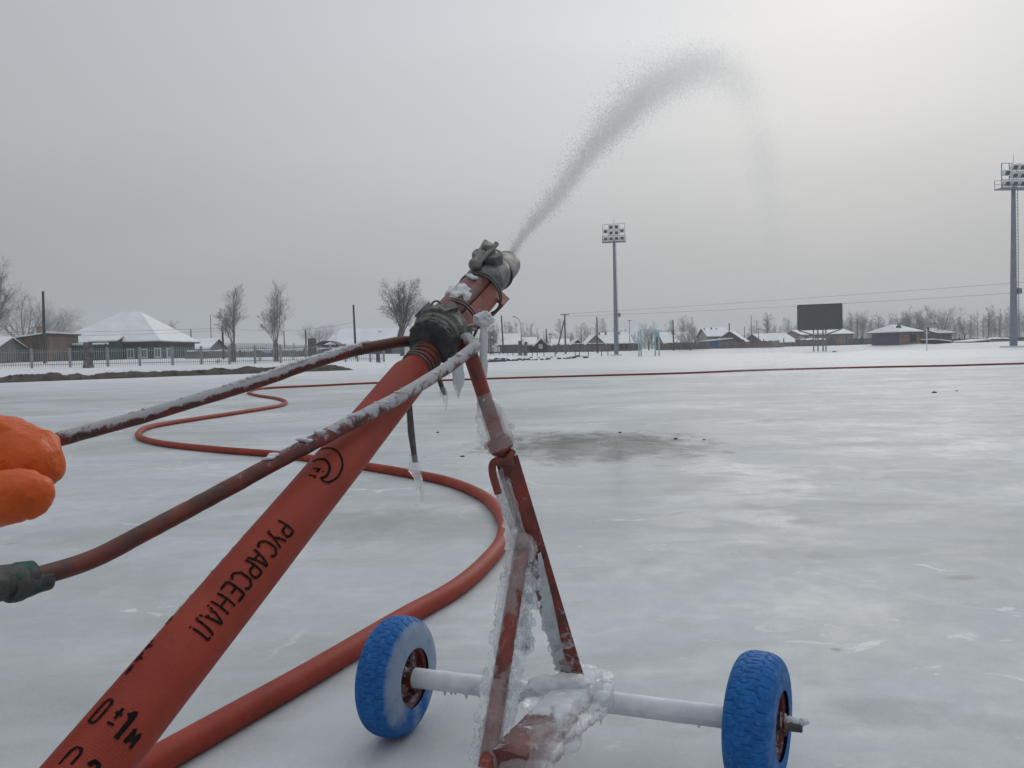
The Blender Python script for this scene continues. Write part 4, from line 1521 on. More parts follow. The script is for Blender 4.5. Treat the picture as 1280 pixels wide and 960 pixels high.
# snow lumps on the barrel and bracket
mb = MB()
rnd = random.Random(4)
for i in range(15):
    t = rnd.uniform(.095, .150); an = rnd.gauss(.75, .42)
    dv_ = Ln * math.cos(an) + Cc * math.sin(an)
    r = rnd.uniform(.007, .015)
    mb.blob(pc + A * t + dv_ * .028, (r * 1.2, r * .6, r * .75), 3, .6, 1.1, i, rot=Matrix((A, dv_, A.cross(dv_))).transposed())
for i in range(6):
    an = rnd.uniform(.7, 1.2); dv_ = Ln * math.cos(an) + Cc * math.sin(an)
    mb.blob(pc + A * rnd.uniform(.195, .212) + dv_ * .0325, (.007, .006, .004), 2, .5, 1.7, i + 40)
mb = fuse(mb, .0016, 3, lambda p: .0012 * noise.noise(p * 120))
mb.build('snow_patch', M_SNOW, noz, smooth=70)
mb = MB()
for i, (px, py, r) in enumerate([(600, 397, .014), (607, 394, .013), (611, 400, .012), (604, 404, .013), (597, 403, .010)]):
    mb.blob(P(px, py, 1.52), (r * .9, r * .75, r * .7), 3, .45, 1.8, i)
mb = fuse(mb, .0016, 3, lambda p: .0012 * noise.noise(p * 120))
mb.build('snow_patch', M_SNOW, cart, smooth=70)

# ------------------------------------------------------------------ gloved hand on the upper handle
def chain(mb, pts, step=.004):
    """pts: (px,py,depth,r_px)"""
    q = [(P(a, b, d), r * d / F) for a, b, d, r in pts]
    for (p0, r0), (p1, r1) in zip(q[:-1], q[1:]):
        n = max(2, int((p1 - p0).length / step))
        for k in range(n + 1):
            t = k / n
            vs, fs = ico(2)
            c = p0.lerp(p1, t); r = lerp(r0, r1, t)
            mb.add([c + V(v) * r for v in vs], fs)
mb = MB()
chain(mb, [(-70, 574, 1.02, 46), (-20, 563, 1.02, 46), (8, 564, 1.02, 46), (36, 572, 1.01, 41), (44, 582, 1.00, 35)])     # thumb
chain(mb, [(-60, 650, 1.06, 36), (-80, 646, .97, 38), (-20, 628, .935, 38), (10, 621, .925, 36), (32, 619, .925, 33)])     # index, curled under the bar
chain(mb, [(-60, 590, 1.10, 36), (-70, 660, 1.05, 34), (-88, 668, .96, 34), (-95, 630, .925, 32)])
chain(mb, [(-130, 600, 1.07, 36), (-140, 672, 1.02, 34), (-158, 680, .94, 33), (-165, 642, .905, 31)])
chain(mb, [(-200, 612, 1.03, 34), (-208, 680, .98, 31), (-224, 688, .915, 30), (-230, 655, .885, 28)])
chain(mb, [(-20, 585, 1.13, 42), (-110, 596, 1.10, 50), (-200, 600, 1.05, 52), (-270, 590, 1.02, 50)])                    # back of the hand
chain(mb, [(-60, 570, 1.06, 46), (-160, 575, 1.03, 50), (-260, 570, 1.01, 52), (-360, 545, 1.0, 50), (-470, 510, .99, 58)])
gmb = fuse(mb, .0032, 5, lambda p: .0045 * noise.noise(p * 22) + .0022 * noise.noise(V((p.x * 90, p.y * 40, p.z * 40))) + .0008 * noise.noise(p * 160))
gme = bpy.data.meshes.new('glove'); gme.from_pydata(gmb.v, [], gmb.f)
person = empty('person', P(-60, 590, 1.02))
tag(person, 'hand in a thick orange rubber glove gripping the upper handle at the left', 'person')
for v in gme.vertices: v.co -= V(person['_o'])
gme.materials.clear(); gme.materials.append(M_GLOVE)
gme.polygons.foreach_set('use_smooth', [True] * len(gme.polygons))
gme.name = 'glove'
go = bpy.data.objects.new('glove', gme); COL.objects.link(go); go.parent = person
mb = MB()
mb.tube(catmull([P(-430, 520, .99), P(-560, 470, .98), P(-720, 380, .95), P(-860, 220, .95), P(-930, 60, .97)], 8), [.06 + .0012 * i for i in range(33)], 24, True,
        rn=lambda i, a, p: 1 + .07 * noise.noise(p * 16))
mb.build('sleeve', M_SLEEVE, person, smooth=60)

# ------------------------------------------------------------------ the jet of water
rng = np.random.default_rng(12)
SPX = [641, 660, 675, 700, 725, 750, 775, 800, 830, 860, 890, 914, 932, 945, 955, 963, 969, 973, 975]
SPY = [315, 288, 270, 240, 209, 180, 153, 128, 105, 90, 84, 94, 118, 155, 205, 260, 335, 410, 478]
SWP = [6, 8, 10, 13, 15, 18, 20, 23, 26, 27, 26, 24, 21, 19, 17, 16, 15, 15, 17]     # half width of the jet in the picture
prof_y, prof_z, prof_r = [], [], []
for px_, py_, w_ in zip(SPX, SPY, SWP):
    r_ = ray(px_, py_)
    # where the sight line meets the vertical plane of the throw: x = 0.019 + .375 (y - 1.9)
    tt_ = (0.019 - .375 * 1.9) / (r_.x - .375 * r_.y)
    q_ = CAM + r_ * tt_
    prof_y.append(q_.y); prof_z.append(max(q_.z, 0.0)); prof_r.append(.86 * w_ * q_.y / F)
SM = catmull([V((y, z, r)) for y, z, r in zip(prof_y, prof_z, prof_r)], 12)
S = np.array([(p.x, p.y, p.z) for p in SM])
seg = np.concatenate([[0], np.cumsum(np.hypot(np.diff(S[:, 0]), np.diff(S[:, 1])))])


def drops(n, weight, size, spread, seed, skew=0.0):
    """n droplets; weight(y) sampling density per metre; size(y) radius in m"""
    r = np.random.default_rng(seed)
    wv = np.array([weight(y) for y in S[:, 0]]) * np.gradient(seg)
    cdf = np.cumsum(wv); cdf /= cdf[-1]
    u = r.random(n)
    idx = np.interp(u, cdf, np.arange(len(S)))
    y = np.interp(idx, np.arange(len(S)), S[:, 0]); z = np.interp(idx, np.arange(len(S)), S[:, 1]); rr = np.interp(idx, np.arange(len(S)), S[:, 2])
    x = 0.019 + .375 * (y - 1.9)
    # clumpy jet: pulses along the path
    ph = np.interp(idx, np.arange(len(S)), seg)
    g = r.normal(size=(n, 3))
    side = g[:, 0] * rr * spread; vert = g[:, 1] * rr * spread; lon = g[:, 2] * rr * .3
    vert += 0.35 * rr * np.sin(ph * 9.0 + 1.5 * np.sin(ph * 3.7)) * .5
    vert += np.abs(r.normal(size=n)) * rr * skew
    pos = np.stack([x + side, y + lon, np.maximum(z + vert, .02)], 1)
    sz = np.array([size(v) for v in y]) * np.exp(r.normal(size=n) * .35)
    return pos, sz


sets = []
sets.append(drops(60000, lambda y: 1.0 * math.exp(-((y - 1.9) / 1.0)) + .04 * (y < 6), lambda y: .00048 * (y / 2.2) ** .9, .52, 1))
sets.append(drops(24000, lambda y: math.exp(-((y - 3.0) / 1.1) ** 2) + .25 * math.exp(-((y - 4.4) / 1.6) ** 2), lambda y: .00088 * (y / 2.6) ** .6, .62, 2, .3))
sets.append(drops(10000, lambda y: math.exp(-((y - 3.0) / .85) ** 2), lambda y: .0013, .8, 3, 1.0))
sets.append(drops(46000, lambda y: math.exp(-((y - 4.8) / 1.5) ** 2) + .2 * math.exp(-((y - 8.0) / 2.2) ** 2), lambda y: .00086 * (y / 5) ** .5, .68, 4, .1))
sets.append(drops(30000, lambda y: (y > 6.0) * (.35 + .9 * math.exp(-((y - 8.0) / 2.2) ** 2)), lambda y: .0013, .8, 5))
sets.append(drops(34000, lambda y: (y > 11.0) * 1.0, lambda y: .0022, .85, 6))
pos = np.concatenate([s_[0] for s_ in sets]); sz = np.concatenate([s_[1] for s_ in sets])
# splash mist where the jet lands
n = 20000
land = np.array([.019 + .375 * 15.1, 17.0, 0])
mp_ = np.stack([land[0] + rng.normal(size=n) * .55, land[1] + rng.normal(size=n) * 1.6 - .4, np.abs(rng.normal(size=n)) * .35 + .02], 1)
pos = np.concatenate([pos, mp_]); sz = np.concatenate([sz, .0022 * np.exp(rng.normal(size=n) * .3)])
tet = np.array([(1, 0, 0), (-1, 0, 0), (0, 1, 0), (0, -1, 0), (0, 0, 1), (0, 0, -1)], dtype=np.float64)
tf = np.array([(0, 2, 4), (2, 1, 4), (1, 3, 4), (3, 0, 4), (2, 0, 5), (1, 2, 5), (3, 1, 5), (0, 3, 5)])
N = len(pos)
verts = (pos[:, None, :] + tet[None] * sz[:, None, None] * np.array([1, 1, 1.2])).reshape(-1, 3)
faces = (tf[None] + (np.arange(N) * 6)[:, None, None]).reshape(-1, 3)
me = bpy.data.meshes.new('water_spray')
me.vertices.add(len(verts)); me.vertices.foreach_set('co', verts.ravel())
me.loops.add(faces.size); me.loops.foreach_set('vertex_index', faces.ravel().astype(np.int32))
me.polygons.add(len(faces)); me.polygons.foreach_set('loop_start', (np.arange(len(faces)) * 3).astype(np.int32))
me.update(calc_edges=True); me.validate()
me.materials.append(M_DROP)
o = bpy.data.objects.new('water_spray', me); COL.objects.link(o)
tag(o, 'arching jet of water drops thrown from the nozzle over the ice', 'water spray', kind='stuff')
# falling drops close to the stand, seen as bright beads
rnd = random.Random(2)
mb = MB()
for i, (px, py) in enumerate([(614, 401), (618, 400), (615, 412), (620, 411), (615, 422), (616, 433), (617, 443), (573, 498), (520, 632), (531, 571), (535, 577), (605, 500)]):
    mb.blob(P(px, py, 1.5 + rnd.uniform(-.05, .1)), .0022, 2, .1, 2)
mb.build('water_drop', M_ICE, smooth=70)
tag(bpy.data.objects['water_drop'], 'loose clear drops dripping off the iced stand', 'water drops', kind='stuff')

# ------------------------------------------------------------------ background helpers
def gp_at(px, depth):
    """ground point on the column px at the given distance"""
    x = (px - 640) / F * depth
    # correct for roll
    for _ in range(3):
        z = TH(x, depth)
        r = V((x, depth, z)) - CAM
        k = r.dot(fwd)
        pxx = 640 + F * r.dot(RT) / k
        x += (px - pxx) / F * depth
    return V((x, depth, TH(x, depth)))


def pz(px, py, depth):
    """height z of pixel row py on the column px at world y = depth"""
    r = ray(px, py)
    return (CAM + r * (depth / r.y)).z


def wx(px, py, depth):
    r = ray(px, py)
    return (CAM + r * (depth / r.y)).x


def slab(mb, verts, faces, th, mi=0):
    """solid from a top surface, thickness straight down"""
    n = len(verts)
    mb.add([V(v) for v in verts] + [V(v) - V((0, 0, th)) for v in verts], [], mi=mi)
    b = len(mb.v) - 2 * n
    edges = {}
    for f in faces:
        mb.f.append(tuple(b + i for i in f)); mb.mi.append(mi)
        mb.f.append(tuple(b + n + i for i in reversed(f))); mb.mi.append(mi)
        for a, c in zip(f, f[1:] + f[:1]):
            edges[(a, c)] = 1
    for (a, c) in edges:
        if (c, a) not in edges:
            mb.f.append((b + a, b + n + a, b + n + c, b + c)); mb.mi.append(mi)


def roof_shape(kind, w, d, h0, h1, ov, ridge=None):
    X, Y = w / 2 + ov, d / 2 + ov
    if kind == 'side':        # ridge left-right
        return [(-X, -Y, h0), (X, -Y, h0), (X, 0, h1), (-X, 0, h1), (X, Y, h0), (-X, Y, h0)], [(0, 1, 2, 3), (3, 2, 4, 5)]
    if kind == 'front':       # gable towards the camera
        return [(-X, -Y, h0), (0, -Y, h1), (0, Y, h1), (-X, Y, h0), (X, -Y, h0), (X, Y, h0)], [(0, 1, 2, 3), (1, 4, 5, 2)]
    if kind == 'hip':
        a, b = ridge
        return [(-X, -Y, h0), (X, -Y, h0), (X, Y, h0), (-X, Y, h0), (a, 0, h1), (b, 0, h1)], [(0, 1, 5, 4), (1, 2, 5), (2, 3, 4, 5), (3, 0, 4)]
    if kind == 'monoR':       # rising to the right
        return [(-X, -Y, h0), (X, -Y, h1), (X, Y, h1), (-X, Y, h0)], [(0, 1, 2, 3)]
    if kind == 'monoL':
        return [(-X, -Y, h1), (X, -Y, h0), (X, Y, h0), (-X, Y, h1)], [(0, 1, 2, 3)]
    if kind == 'monoB':       # rising away from the camera
        return [(-X, -Y, h0), (X, -Y, h0), (X, Y, h1), (-X, Y, h1)], [(0, 1, 2, 3)]


def house(name, label, cat, px0, px1, depth, eave, ridge, kind, wall, d=6.0, ov=0.35, rz=0.0, chim=(), wins=(), gable=None, ridge_px=None, snow=0.14, roofm=None, group=None, base_drop=0.3):
    pc_ = (px0 + px1) / 2
    g = gp_at(pc_, depth + d / 2)
    yf = depth
    w = (wx(px1, eave, yf) - wx(px0, eave, yf)) - 2 * ov
    w = max(w, 0.6)
    h0 = pz(pc_, eave, yf) - g.z
    # ridge sits at the middle of the depth (front gables at the face)
    yr = yf if kind in ('front', 'monoR', 'monoL') else depth + d / 2
    if kind == 'monoB': yr = depth + d
    h1 = pz(pc_, ridge, yr) - g.z
    root = empty(name, g)
    root['_o'] = (0, 0, 0)
    tag(root, label, cat, group)
    rp = None
    if kind == 'hip':
        rp = (wx(ridge_px[0], ridge, yr) - g.x, wx(ridge_px[1], ridge, yr) - g.x)
    # walls
    X, Y = w / 2, d / 2
    mb = MB()
    zb = -base_drop
    e = 0.03
    if kind == 'side':
        k0 = h0 + (h1 - h0) * ov / (Y + ov) - e
        mb.add([(-X, -Y, zb), (X, -Y, zb), (X, Y, zb), (-X, Y, zb), (-X, -Y, k0), (X, -Y, k0), (X, Y, k0), (-X, Y, k0), (-X, 0, h1 - e), (X, 0, h1 - e)],
               [(0, 1, 5, 4), (2, 3, 7, 6), (1, 2, 6, 9, 5), (3, 0, 4, 8, 7)])
    elif kind == 'front':
        k0 = h0 + (h1 - h0) * ov / (X + ov) - e
        mb.add([(-X, -Y, zb), (X, -Y, zb), (X, Y, zb), (-X, Y, zb), (-X, -Y, k0), (X, -Y, k0), (X, Y, k0), (-X, Y, k0), (0, -Y, h1 - e), (0, Y, h1 - e)],
               [(0, 1, 5, 8, 4), (2, 3, 7, 9, 6), (1, 2, 6, 5), (3, 0, 4, 7)])
    elif kind == 'hip':
        mb.box((0, 0, (h0 + zb) / 2), (w, d, h0 - zb))
    elif kind in ('monoR', 'monoL'):
        s_ = 1 if kind == 'monoR' else -1
        ka = h0 + (h1 - h0) * ov / (2 * (X + ov)) - e; kb = h1 - (h1 - h0) * ov / (2 * (X + ov)) - e
        zl, zr = (ka, kb) if s_ > 0 else (kb, ka)
        mb.add([(-X, -Y, zb), (X, -Y, zb), (X, Y, zb), (-X, Y, zb), (-X, -Y, zl), (X, -Y, zr), (X, Y, zr), (-X, Y, zl)],
               [(0, 1, 5, 4), (2, 3, 7, 6), (1, 2, 6, 5), (3, 0, 4, 7)])
    else:
        mb.add([(-X, -Y, zb), (X, -Y, zb), (X, Y, zb), (-X, Y, zb), (-X, -Y, h0 - e), (X, -Y, h0 - e), (X, Y, h1 - e), (-X, Y, h1 - e)],
               [(0, 1, 5, 4), (2, 3, 7, 6), (1, 2, 6, 5), (3, 0, 4, 7)])
    mb.build('wall', wall, root)
    vs, fs = roof_shape(kind, w, d, h0, h1, ov, rp)
    mb = MB(); slab(mb, vs, fs, 0.08)
    rf = mb.build('roof', roofm or M_TAR, root)
    if snow:
        mb = MB()
        # snow blanket on the roof, a little ragged at the eaves
        sv = [(x * .985, y * .985, z + snow * .9) for x, y, z in vs]
        slab(mb, sv, fs, snow * .88)
        bm = bmesh.new(); tmp = bpy.data.meshes.new('t'); tmp.from_pydata([tuple(p) for p in mb.v], [], mb.f); bm.from_mesh(tmp)
        bmesh.ops.subdivide_edges(bm, edges=bm.edges[:], cuts=5, use_grid_fill=True)
        for v in bm.verts:
            v.co.z += 0.05 * noise.noise(v.co * 1.3 + V((px0, 0, 0)))
        mb2 = MB(); bm.verts.index_update()
        mb2.add([v.co.copy() for v in bm.verts], [tuple(v.index for v in f.verts) for f in bm.faces]); bm.free()
        bpy.data.meshes.remove(tmp)
        mb2.build('roof_snow', M_ROOFSNOW, rf)
    for (cx, ctop, cw) in chim:
        x = wx(cx, ctop, depth + d * .4) - g.x
        zt = pz(cx, ctop, depth + d * .4) - g.z
        mb = MB()
        ww = cw * depth / F
        mb.box((x, -d * .1, zt - .6), (ww, ww, 1.2))
        mb.box((x, -d * .1, zt + .02), (ww * 1.25, ww * 1.25, .1))
        mb.build('chimney', M_BRICK if cw > 2.5 else M_TAR, root)
    for (a, b, t, bt) in wins:
        x0 = wx(a, t, yf) - g.x; x1 = wx(b, t, yf) - g.x
        z0 = pz((a + b) / 2, bt, yf) - g.z; z1 = pz((a + b) / 2, t, yf) - g.z
        fw = 0.11
        fr = MB()
        for (cx, cz, sx_, sz_) in (((x0 + x1) / 2, z1, x1 - x0 + fw, fw), ((x0 + x1) / 2, z0, x1 - x0 + fw, fw * 1.2), (x0, (z0 + z1) / 2, fw, z1 - z0 - fw), (x1, (z0 + z1) / 2, fw, z1 - z0 - fw), ((x0 + x1) / 2, (z0 + z1) / 2, .05, z1 - z0 - fw)):
            fr.box((cx, -Y - .035, cz), (sx_, .06, sz_))
        wo = fr.build('window', M_TRIM, root)
        pm = MB(); pm.box(((x0 + x1) / 2, -Y - .012, (z0 + z1) / 2), (x1 - x0, .018, z1 - z0))
        pm.build('pane', M_PANE, wo)
    if gable is not None and kind == 'front':
        mb = MB()
        k0 = h0 + (h1 - h0) * ov / (X + ov) - e
        mb.add([(-X * .99, -Y - .02, k0), (X * .99, -Y - .02, k0), (0, -Y - .02, h1 - .05), (-X * .99, -Y, k0), (X * .99, -Y, k0), (0, -Y, h1 - .05)], [(0, 1, 2), (5, 4, 3), (0, 3, 4, 1), (1, 4, 5, 2), (2, 5, 3, 0)])
        mb.build('gable', gable, root)
    root.rotation_euler = (0, 0, rz)
    return root


def pole(label, px, top_y, depth, r=0.11, mat=None, lean=0.0, arm=None, name='utility_pole', cat='pole', brace=None, group=None):
    g = gp_at(px, depth)
    tp = V((wx(px, top_y, depth) - lean * depth / F, depth, pz(px, top_y, depth)))
    tp.x = g.x - lean * depth / F
    root = empty(name, g); tag(root, label, cat, group)
    mb = MB()
    mb.tube([g - V((0, 0, .3)), g.lerp(tp, .5), tp], [r, r * .88, r * .72], 10)
    mb.build('shaft', mat or M_POLEW, root, smooth=60)
    if arm:
        for (k, wd) in arm:
            mb = MB(); c = g.lerp(tp, k)
            mb.bar(c - V((wd / 2, .12, 0)), c + V((wd / 2, -.12, 0)), .09, .09)
            mb.build('crossarm', mat or M_POLEW, root)
            for sx_ in (-.42, .42):
                mb = MB(); q = c + V((sx_ * wd, -.12, .05))
                mb.tube([q, q + V((0, 0, .16))], [.035, .05], 8)
                mb.build('insulator', M_LAMP, root)
    if brace:
        mb = MB()
        b0 = g + V((brace * depth / F, 0, 0)); mb.tube([b0, g.lerp(tp, .88)], [r * .8, r * .6], 8)
        mb.build('brace', mat or M_POLEW, root)
    return root


# ---------------------------------------------------------------- bare trees
def seg_tube(mb, p0, p1, r0, r1, sides=4):
    d = (p1 - p0)
    if d.length < 1e-5: return
    d.normalize()
    x = d.cross(V((0, 0, 1)) if abs(d.z) < .9 else V((1, 0, 0))).normalized(); y = d.cross(x)
    n = len(mb.v)
    for p, r in ((p0, r0), (p1, r1)):
        for k in range(sides):
            a = 2 * PI * k / sides
            q = p + (x * math.cos(a) + y * math.sin(a)) * r
            mb.v.append((q.x, q.y, q.z)); mb.a.append(0.0); mb.uv.append((0, 0))
    for k in range(sides):
        k2 = (k + 1) % sides
        mb.f.append((n + k, n + k2, n + sides + k2, n + sides + k)); mb.mi.append(0)


KLEN = (.38, .62)


def branch(mb, rnd, p, d, L, r, level, maxl, upb, spread, kids, wig):
    n = 5 if level < 2 else 3 if level < maxl else 2
    pts = [p]
    dd = d.copy()
    for i in range(n):
        dd = (dd + V((rnd.gauss(0, wig), rnd.gauss(0, wig), rnd.gauss(0, wig) + upb))).normalized()
        q = pts[-1] + dd * (L / n)
        ra = r * (1 - .8 * i / n); rb_ = r * (1 - .8 * (i + 1) / n)
        seg_tube(mb, pts[-1], q, ra, rb_, 6 if level == 0 else 4 if level < 2 else 3)
        pts.append(q)
    if level >= maxl: return
    k = kids[min(level, len(kids) - 1)]
    for i in range(k):
        t = .18 + .82 * (i + rnd.random()) / k
        x = t * n; j = min(int(x), n - 1)
        q = pts[j].lerp(pts[j + 1], x - j)
        ax = (pts[j + 1] - pts[j]).normalized()
        side = ax.cross(V((rnd.gauss(0, 1), rnd.gauss(0, 1), rnd.gauss(0, 1)))).normalized()
        ang = spread * rnd.uniform(.7, 1.3)
        nd = (ax * math.cos(ang) + side * math.sin(ang)).normalized()
        branch(mb, rnd, q, nd, L * (rnd.uniform(*KLEN) if level < 2 else rnd.uniform(.42, .7)) * (1.15 - .55 * t), max(r * .40 * (1.1 - .5 * t), .0075), level + 1, maxl, upb, spread, kids, wig)


def make_tree(name, style, H, seed, twig, bark, loc):
    rnd = random.Random(seed)
    tr, cr = MB(), MB()
    global KLEN
    KLEN = (.24, .44) if style in ('pollard', 'elm') else (.36, .6)
    if style == 'pollard':
        th = H * .27
        lean = rnd.uniform(-.06, .06)
        tr.tube([V((0, 0, -.3)), V((lean * .3, 0, th * .5)), V((lean, 0, th * .95)), V((lean, 0, th * 1.08))], [.34, .30, .32, .16], 12, True, rn=lambda i, a, p: 1 + .16 * noise.noise(p * 4))
        for i in range(7):
            a = 2 * PI * i / 7 + rnd.uniform(-.3, .3)
            out = (.10 if i < 3 else .34)
            d = V((math.cos(a) * out, math.sin(a) * out, 1)).normalized()
            Lm = H * (.72 if i < 3 else rnd.uniform(.36, .58))
            branch(cr, rnd, V((lean + math.cos(a) * .12, math.sin(a) * .12, th * .93)), d, Lm, .07 if i < 3 else .05, 1, 4, .03, .56, [0, 15, 8, 5], .06)
    elif style == 'elm':
        th = H * .25
        tr.tube([V((0, 0, -.3)), V((.03, 0, th)), V((0, 0, th * 1.5))], [.26, .2, .12], 10, True, rn=lambda i, a, p: 1 + .1 * noise.noise(p * 4))
        for i in range(11):
            a = 2 * PI * i * .382 + rnd.uniform(-.3, .3)
            out = rnd.uniform(.12, .55)
            d = V((math.cos(a) * out, math.sin(a) * out, 1)).normalized()
            branch(cr, rnd, V((0, 0, th * rnd.uniform(.75, 1.4))), d, H * rnd.uniform(.5, .76) * (1 - .25 * out), .085, 1, 4, .015, .72, [0, 13, 8, 5], .08)
    elif style == 'spread':
        th = H * .2
        tr.tube([V((0, 0, -.3)), V((.05, 0, th)), V((0, 0, th * 1.4))], [.28, .22, .12], 8)
        for i in range(10):
            a = 2 * PI * i * .382
            out = rnd.uniform(.3, 1.1)
            d = V((math.cos(a) * out, math.sin(a) * out, 1)).normalized()
            branch(cr, rnd, V((0, 0, th * rnd.uniform(.8, 1.3))), d, H * rnd.uniform(.45, .72), .09, 1, 4, .02, .72, [0, 10, 7, 4], .10)
    elif style == 'narrow':
        tr.tube([V((0, 0, -.3)), V((.02, 0, H * .45)), V((0, 0, H * .97))], [.14, .10, .02], 8)
        for i in range(34):
            t = .18 + .8 * i / 34
            a = rnd.uniform(0, 2 * PI)
            d = V((math.cos(a), math.sin(a), .9)).normalized()
            branch(cr, rnd, V((0, 0, H * t)), d, H * .30 * (1.1 - t * .8), .03, 2, 4, .0, .6, [0, 0, 8, 4], .10)
    elif style == 'bush':
        for i in range(22):
            a = rnd.uniform(0, 2 * PI); out = rnd.uniform(.1, .9)
            d = V((math.cos(a) * out, math.sin(a) * out, 1)).normalized()
            b = V((math.cos(a) * .2, math.sin(a) * .2, -.1))
            if i < 6: tr.tube([b, b + d * H * .18, b + d * H * .32], [.06, .045, .03], 6)
            branch(cr, rnd, b, d, H * rnd.uniform(.6, .95), .035, 1, 4, .0, .6, [0, 8, 7, 5], .09)
    root = empty(name, loc)
    root['_o'] = (0, 0, 0)
    tr.build('trunk', bark, root, smooth=60)
    c_ = cr.build('crown', twig, root)
    return root


def place_tree(style_key, label, px, top_y, depth, protos, wscale=1.0, name='bare_tree', cat='tree', twig=None, bark=None, seed=1, rz=0.0, group=None):
    g = gp_at(px, depth)
    H = pz(px, top_y, depth) - g.z
    key = (style_key, seed, (twig or M_TWIG).name)
    if key not in protos:
        t = make_tree(name, style_key, 8.0, seed, twig or M_TWIG, bark or M_BARK, g)
        zmax = max(v.co.z for ch in t.children for v in ch.data.vertices)
        protos[key] = (t, zmax)
        o = t
    else:
        o = copy_tree(protos[key][0], g)
        o.name = name
    s_ = H / protos[key][1]
    o.location = g
    o.scale = (s_ * wscale, s_ * wscale, s_)
    o.rotation_euler = (0, 0, rz)
    tag(o, label, cat, group)
    return o


PR = {}
# ================================================================== LEFT BACKGROUND
# metal picket fence on the bank
mbp, rails = None, MB()
fence = empty('picket_fence', gp_at(240, 55)); tag(fence, 'long grey metal picket fence on the snowy bank behind the left ice edge', 'fence')
posts_px = [-88, -45, -3, 40, 88, 135, 175, 216, 252, 287, 319, 351, 383, 413, 432, 447, 463, 480]
FD = [lerp(52, 58, (p + 90) / 580) for p in posts_px]
FP = [gp_at(p, d) for p, d in zip(posts_px, FD)]
FH = 1.28
for i, p in enumerate(FP):
    mb = MB(); mb.box(p + V((0, 0, FH / 2 - .1)), (.13, .1, FH + .25)); mb.build('post', M_FENCE, fence)
for a, b in zip(FP[:-1], FP[1:]):
    mb = MB()
    for z in (.22, FH - .22):
        mb.bar(a + V((0, .03, z)), b + V((0, .03, z)), .03, .04)
    n = max(2, int((b - a).length / .13))
    for k in range(1, n):
        q = a.lerp(b, k / n)
        mb.box(q + V((0, 0, FH / 2 + .02)), (.024, .02, FH - .08))
    mb.build('picket_panel', M_FENCE, fence)

house('shed', 'ochre board shed with single pitch snowy roof and chimney beside a tall pole', 'shed', 22, 84, 68, 424.5, 416.5, 'monoR', M_OCHRE, d=5, ov=.2, chim=((50, 409, 6),), wins=())
house('shed', 'low shed with snow covered roof at the far left behind the fence', 'shed', -40, 19, 64, 437, 423, 'side', M_GREYB, d=4, ov=.2)
house('log_house', 'dark log house with snowy hip roof and four white framed windows', 'house', 92, 232, 78, 428, 391.5, 'hip', M_LOG, d=9, ov=.45, ridge_px=(152, 176), chim=(),
      wins=((159, 167, 436.5, 447.5), (176, 184, 436.5, 447), (193, 200.5, 435.5, 446.5), (209, 216, 435.5, 446.5)))
# green outbuilding joined to its left end (own thing: a lean-to porch with gate)
house('porch', 'green board porch with snowy roof against the left end of the log house', 'porch', 116, 152, 76.5, 427, 421, 'monoB', M_GREEN, d=1.3, ov=.1, chim=())
# green gate and fence
g0, g1 = gp_at(84, 72), gp_at(134, 72)
gt = empty('board_gate', (g0 + g1) / 2); tag(gt, 'solid green board gate with snow on top, left of the log house', 'gate')
zt = pz(100, 431, 72)
mb = MB(); mb.box(((g0.x + g1.x) / 2, 72, (zt + g0.z) / 2), (g1.x - g0.x, .08, zt - g0.z)); mb.build('panel', M_GREEN, gt)
for f in (0, .5, 1):
    mb = MB(); mb.box((lerp(g0.x, g1.x, f), 71.9, (zt + g0.z) / 2), (.16, .16, zt - g0.z + .1)); mb.build('post', M_GREEN, gt)
mb = MB()
for i in range(16): mb.blob((lerp(g0.x, g1.x, i / 15), 72, zt + .04), (.2, .16, .1), 2, .3, 1.5, i)
mb.build('snow_cap', M_ROOFSNOW, gt)
house('shed', 'small grey snow roofed barn just right of the log house', 'barn', 226, 276, 92, 437, 424.5, 'side', M_GREYB, d=6, ov=.3)


def board_fence(label, pts, h, mat, snow=True, name='board_fence', step=2.4, gap=True):
    ws = [gp_at(a, d) for a, d in pts]
    root = empty(name, ws[len(ws) // 2]); tag(root, label, 'fence')
    for a, b in zip(ws[:-1], ws[1:]):
        mb = MB()
        n = max(1, int((b - a).length / .16))
        rr = random.Random(int(a.x * 10))
        for k in range(n):
            q = a.lerp(b, (k + .5) / n)
            hh = h * (.86 + .16 * noise.noise(V((q.x * .22, 1.7, h))) + rr.uniform(-.07, .07)) * (0.25 if gap and noise.noise(V((q.x * .31, 7.7, 0))) > .32 else 1)
            mb.bar(q - V((0, 0, .2)), q + V((0, 0, hh)), .15, .03, (b - a).normalized().cross(V((0, 0, 1))))
        mb.build('boards', mat, root)
        m = max(1, int((b - a).length / step))
        for k in range(m + 1):
            q = a.lerp(b, k / m) + V((0, .1, 0))
            mb = MB(); mb.box(q + V((0, 0, h / 2)), (.13, .13, h + .16)); mb.build('post', mat, root)
        if snow:
            mb = MB()
            for k in range(m * 4):
                q = a.lerp(b, (k + .5) / (m * 4))
                mb.blob(q + V((0, 0, h + .05)), ((b - a).length / (m * 8) * 1.2, .09, .06), 1, .3, 1.5, k)
            mb.build('snow_cap', M_ROOFSNOW, root)
    return root


board_fence('yellowish plank fence with snow on top behind the two pollarded trees', [(232, 70), (300, 71), (380, 72), (440, 74)], .62, M_YELB)
# kiosk with blue roof
house('kiosk', 'small kiosk with a blue pointed roof between the two pollarded trees', 'kiosk', 318, 338, 84, 441, 436, 'front', M_GREYB, d=3, ov=.2, snow=0, roofm=plain('blue_roof', (0.05, 0.09, 0.24), .5))
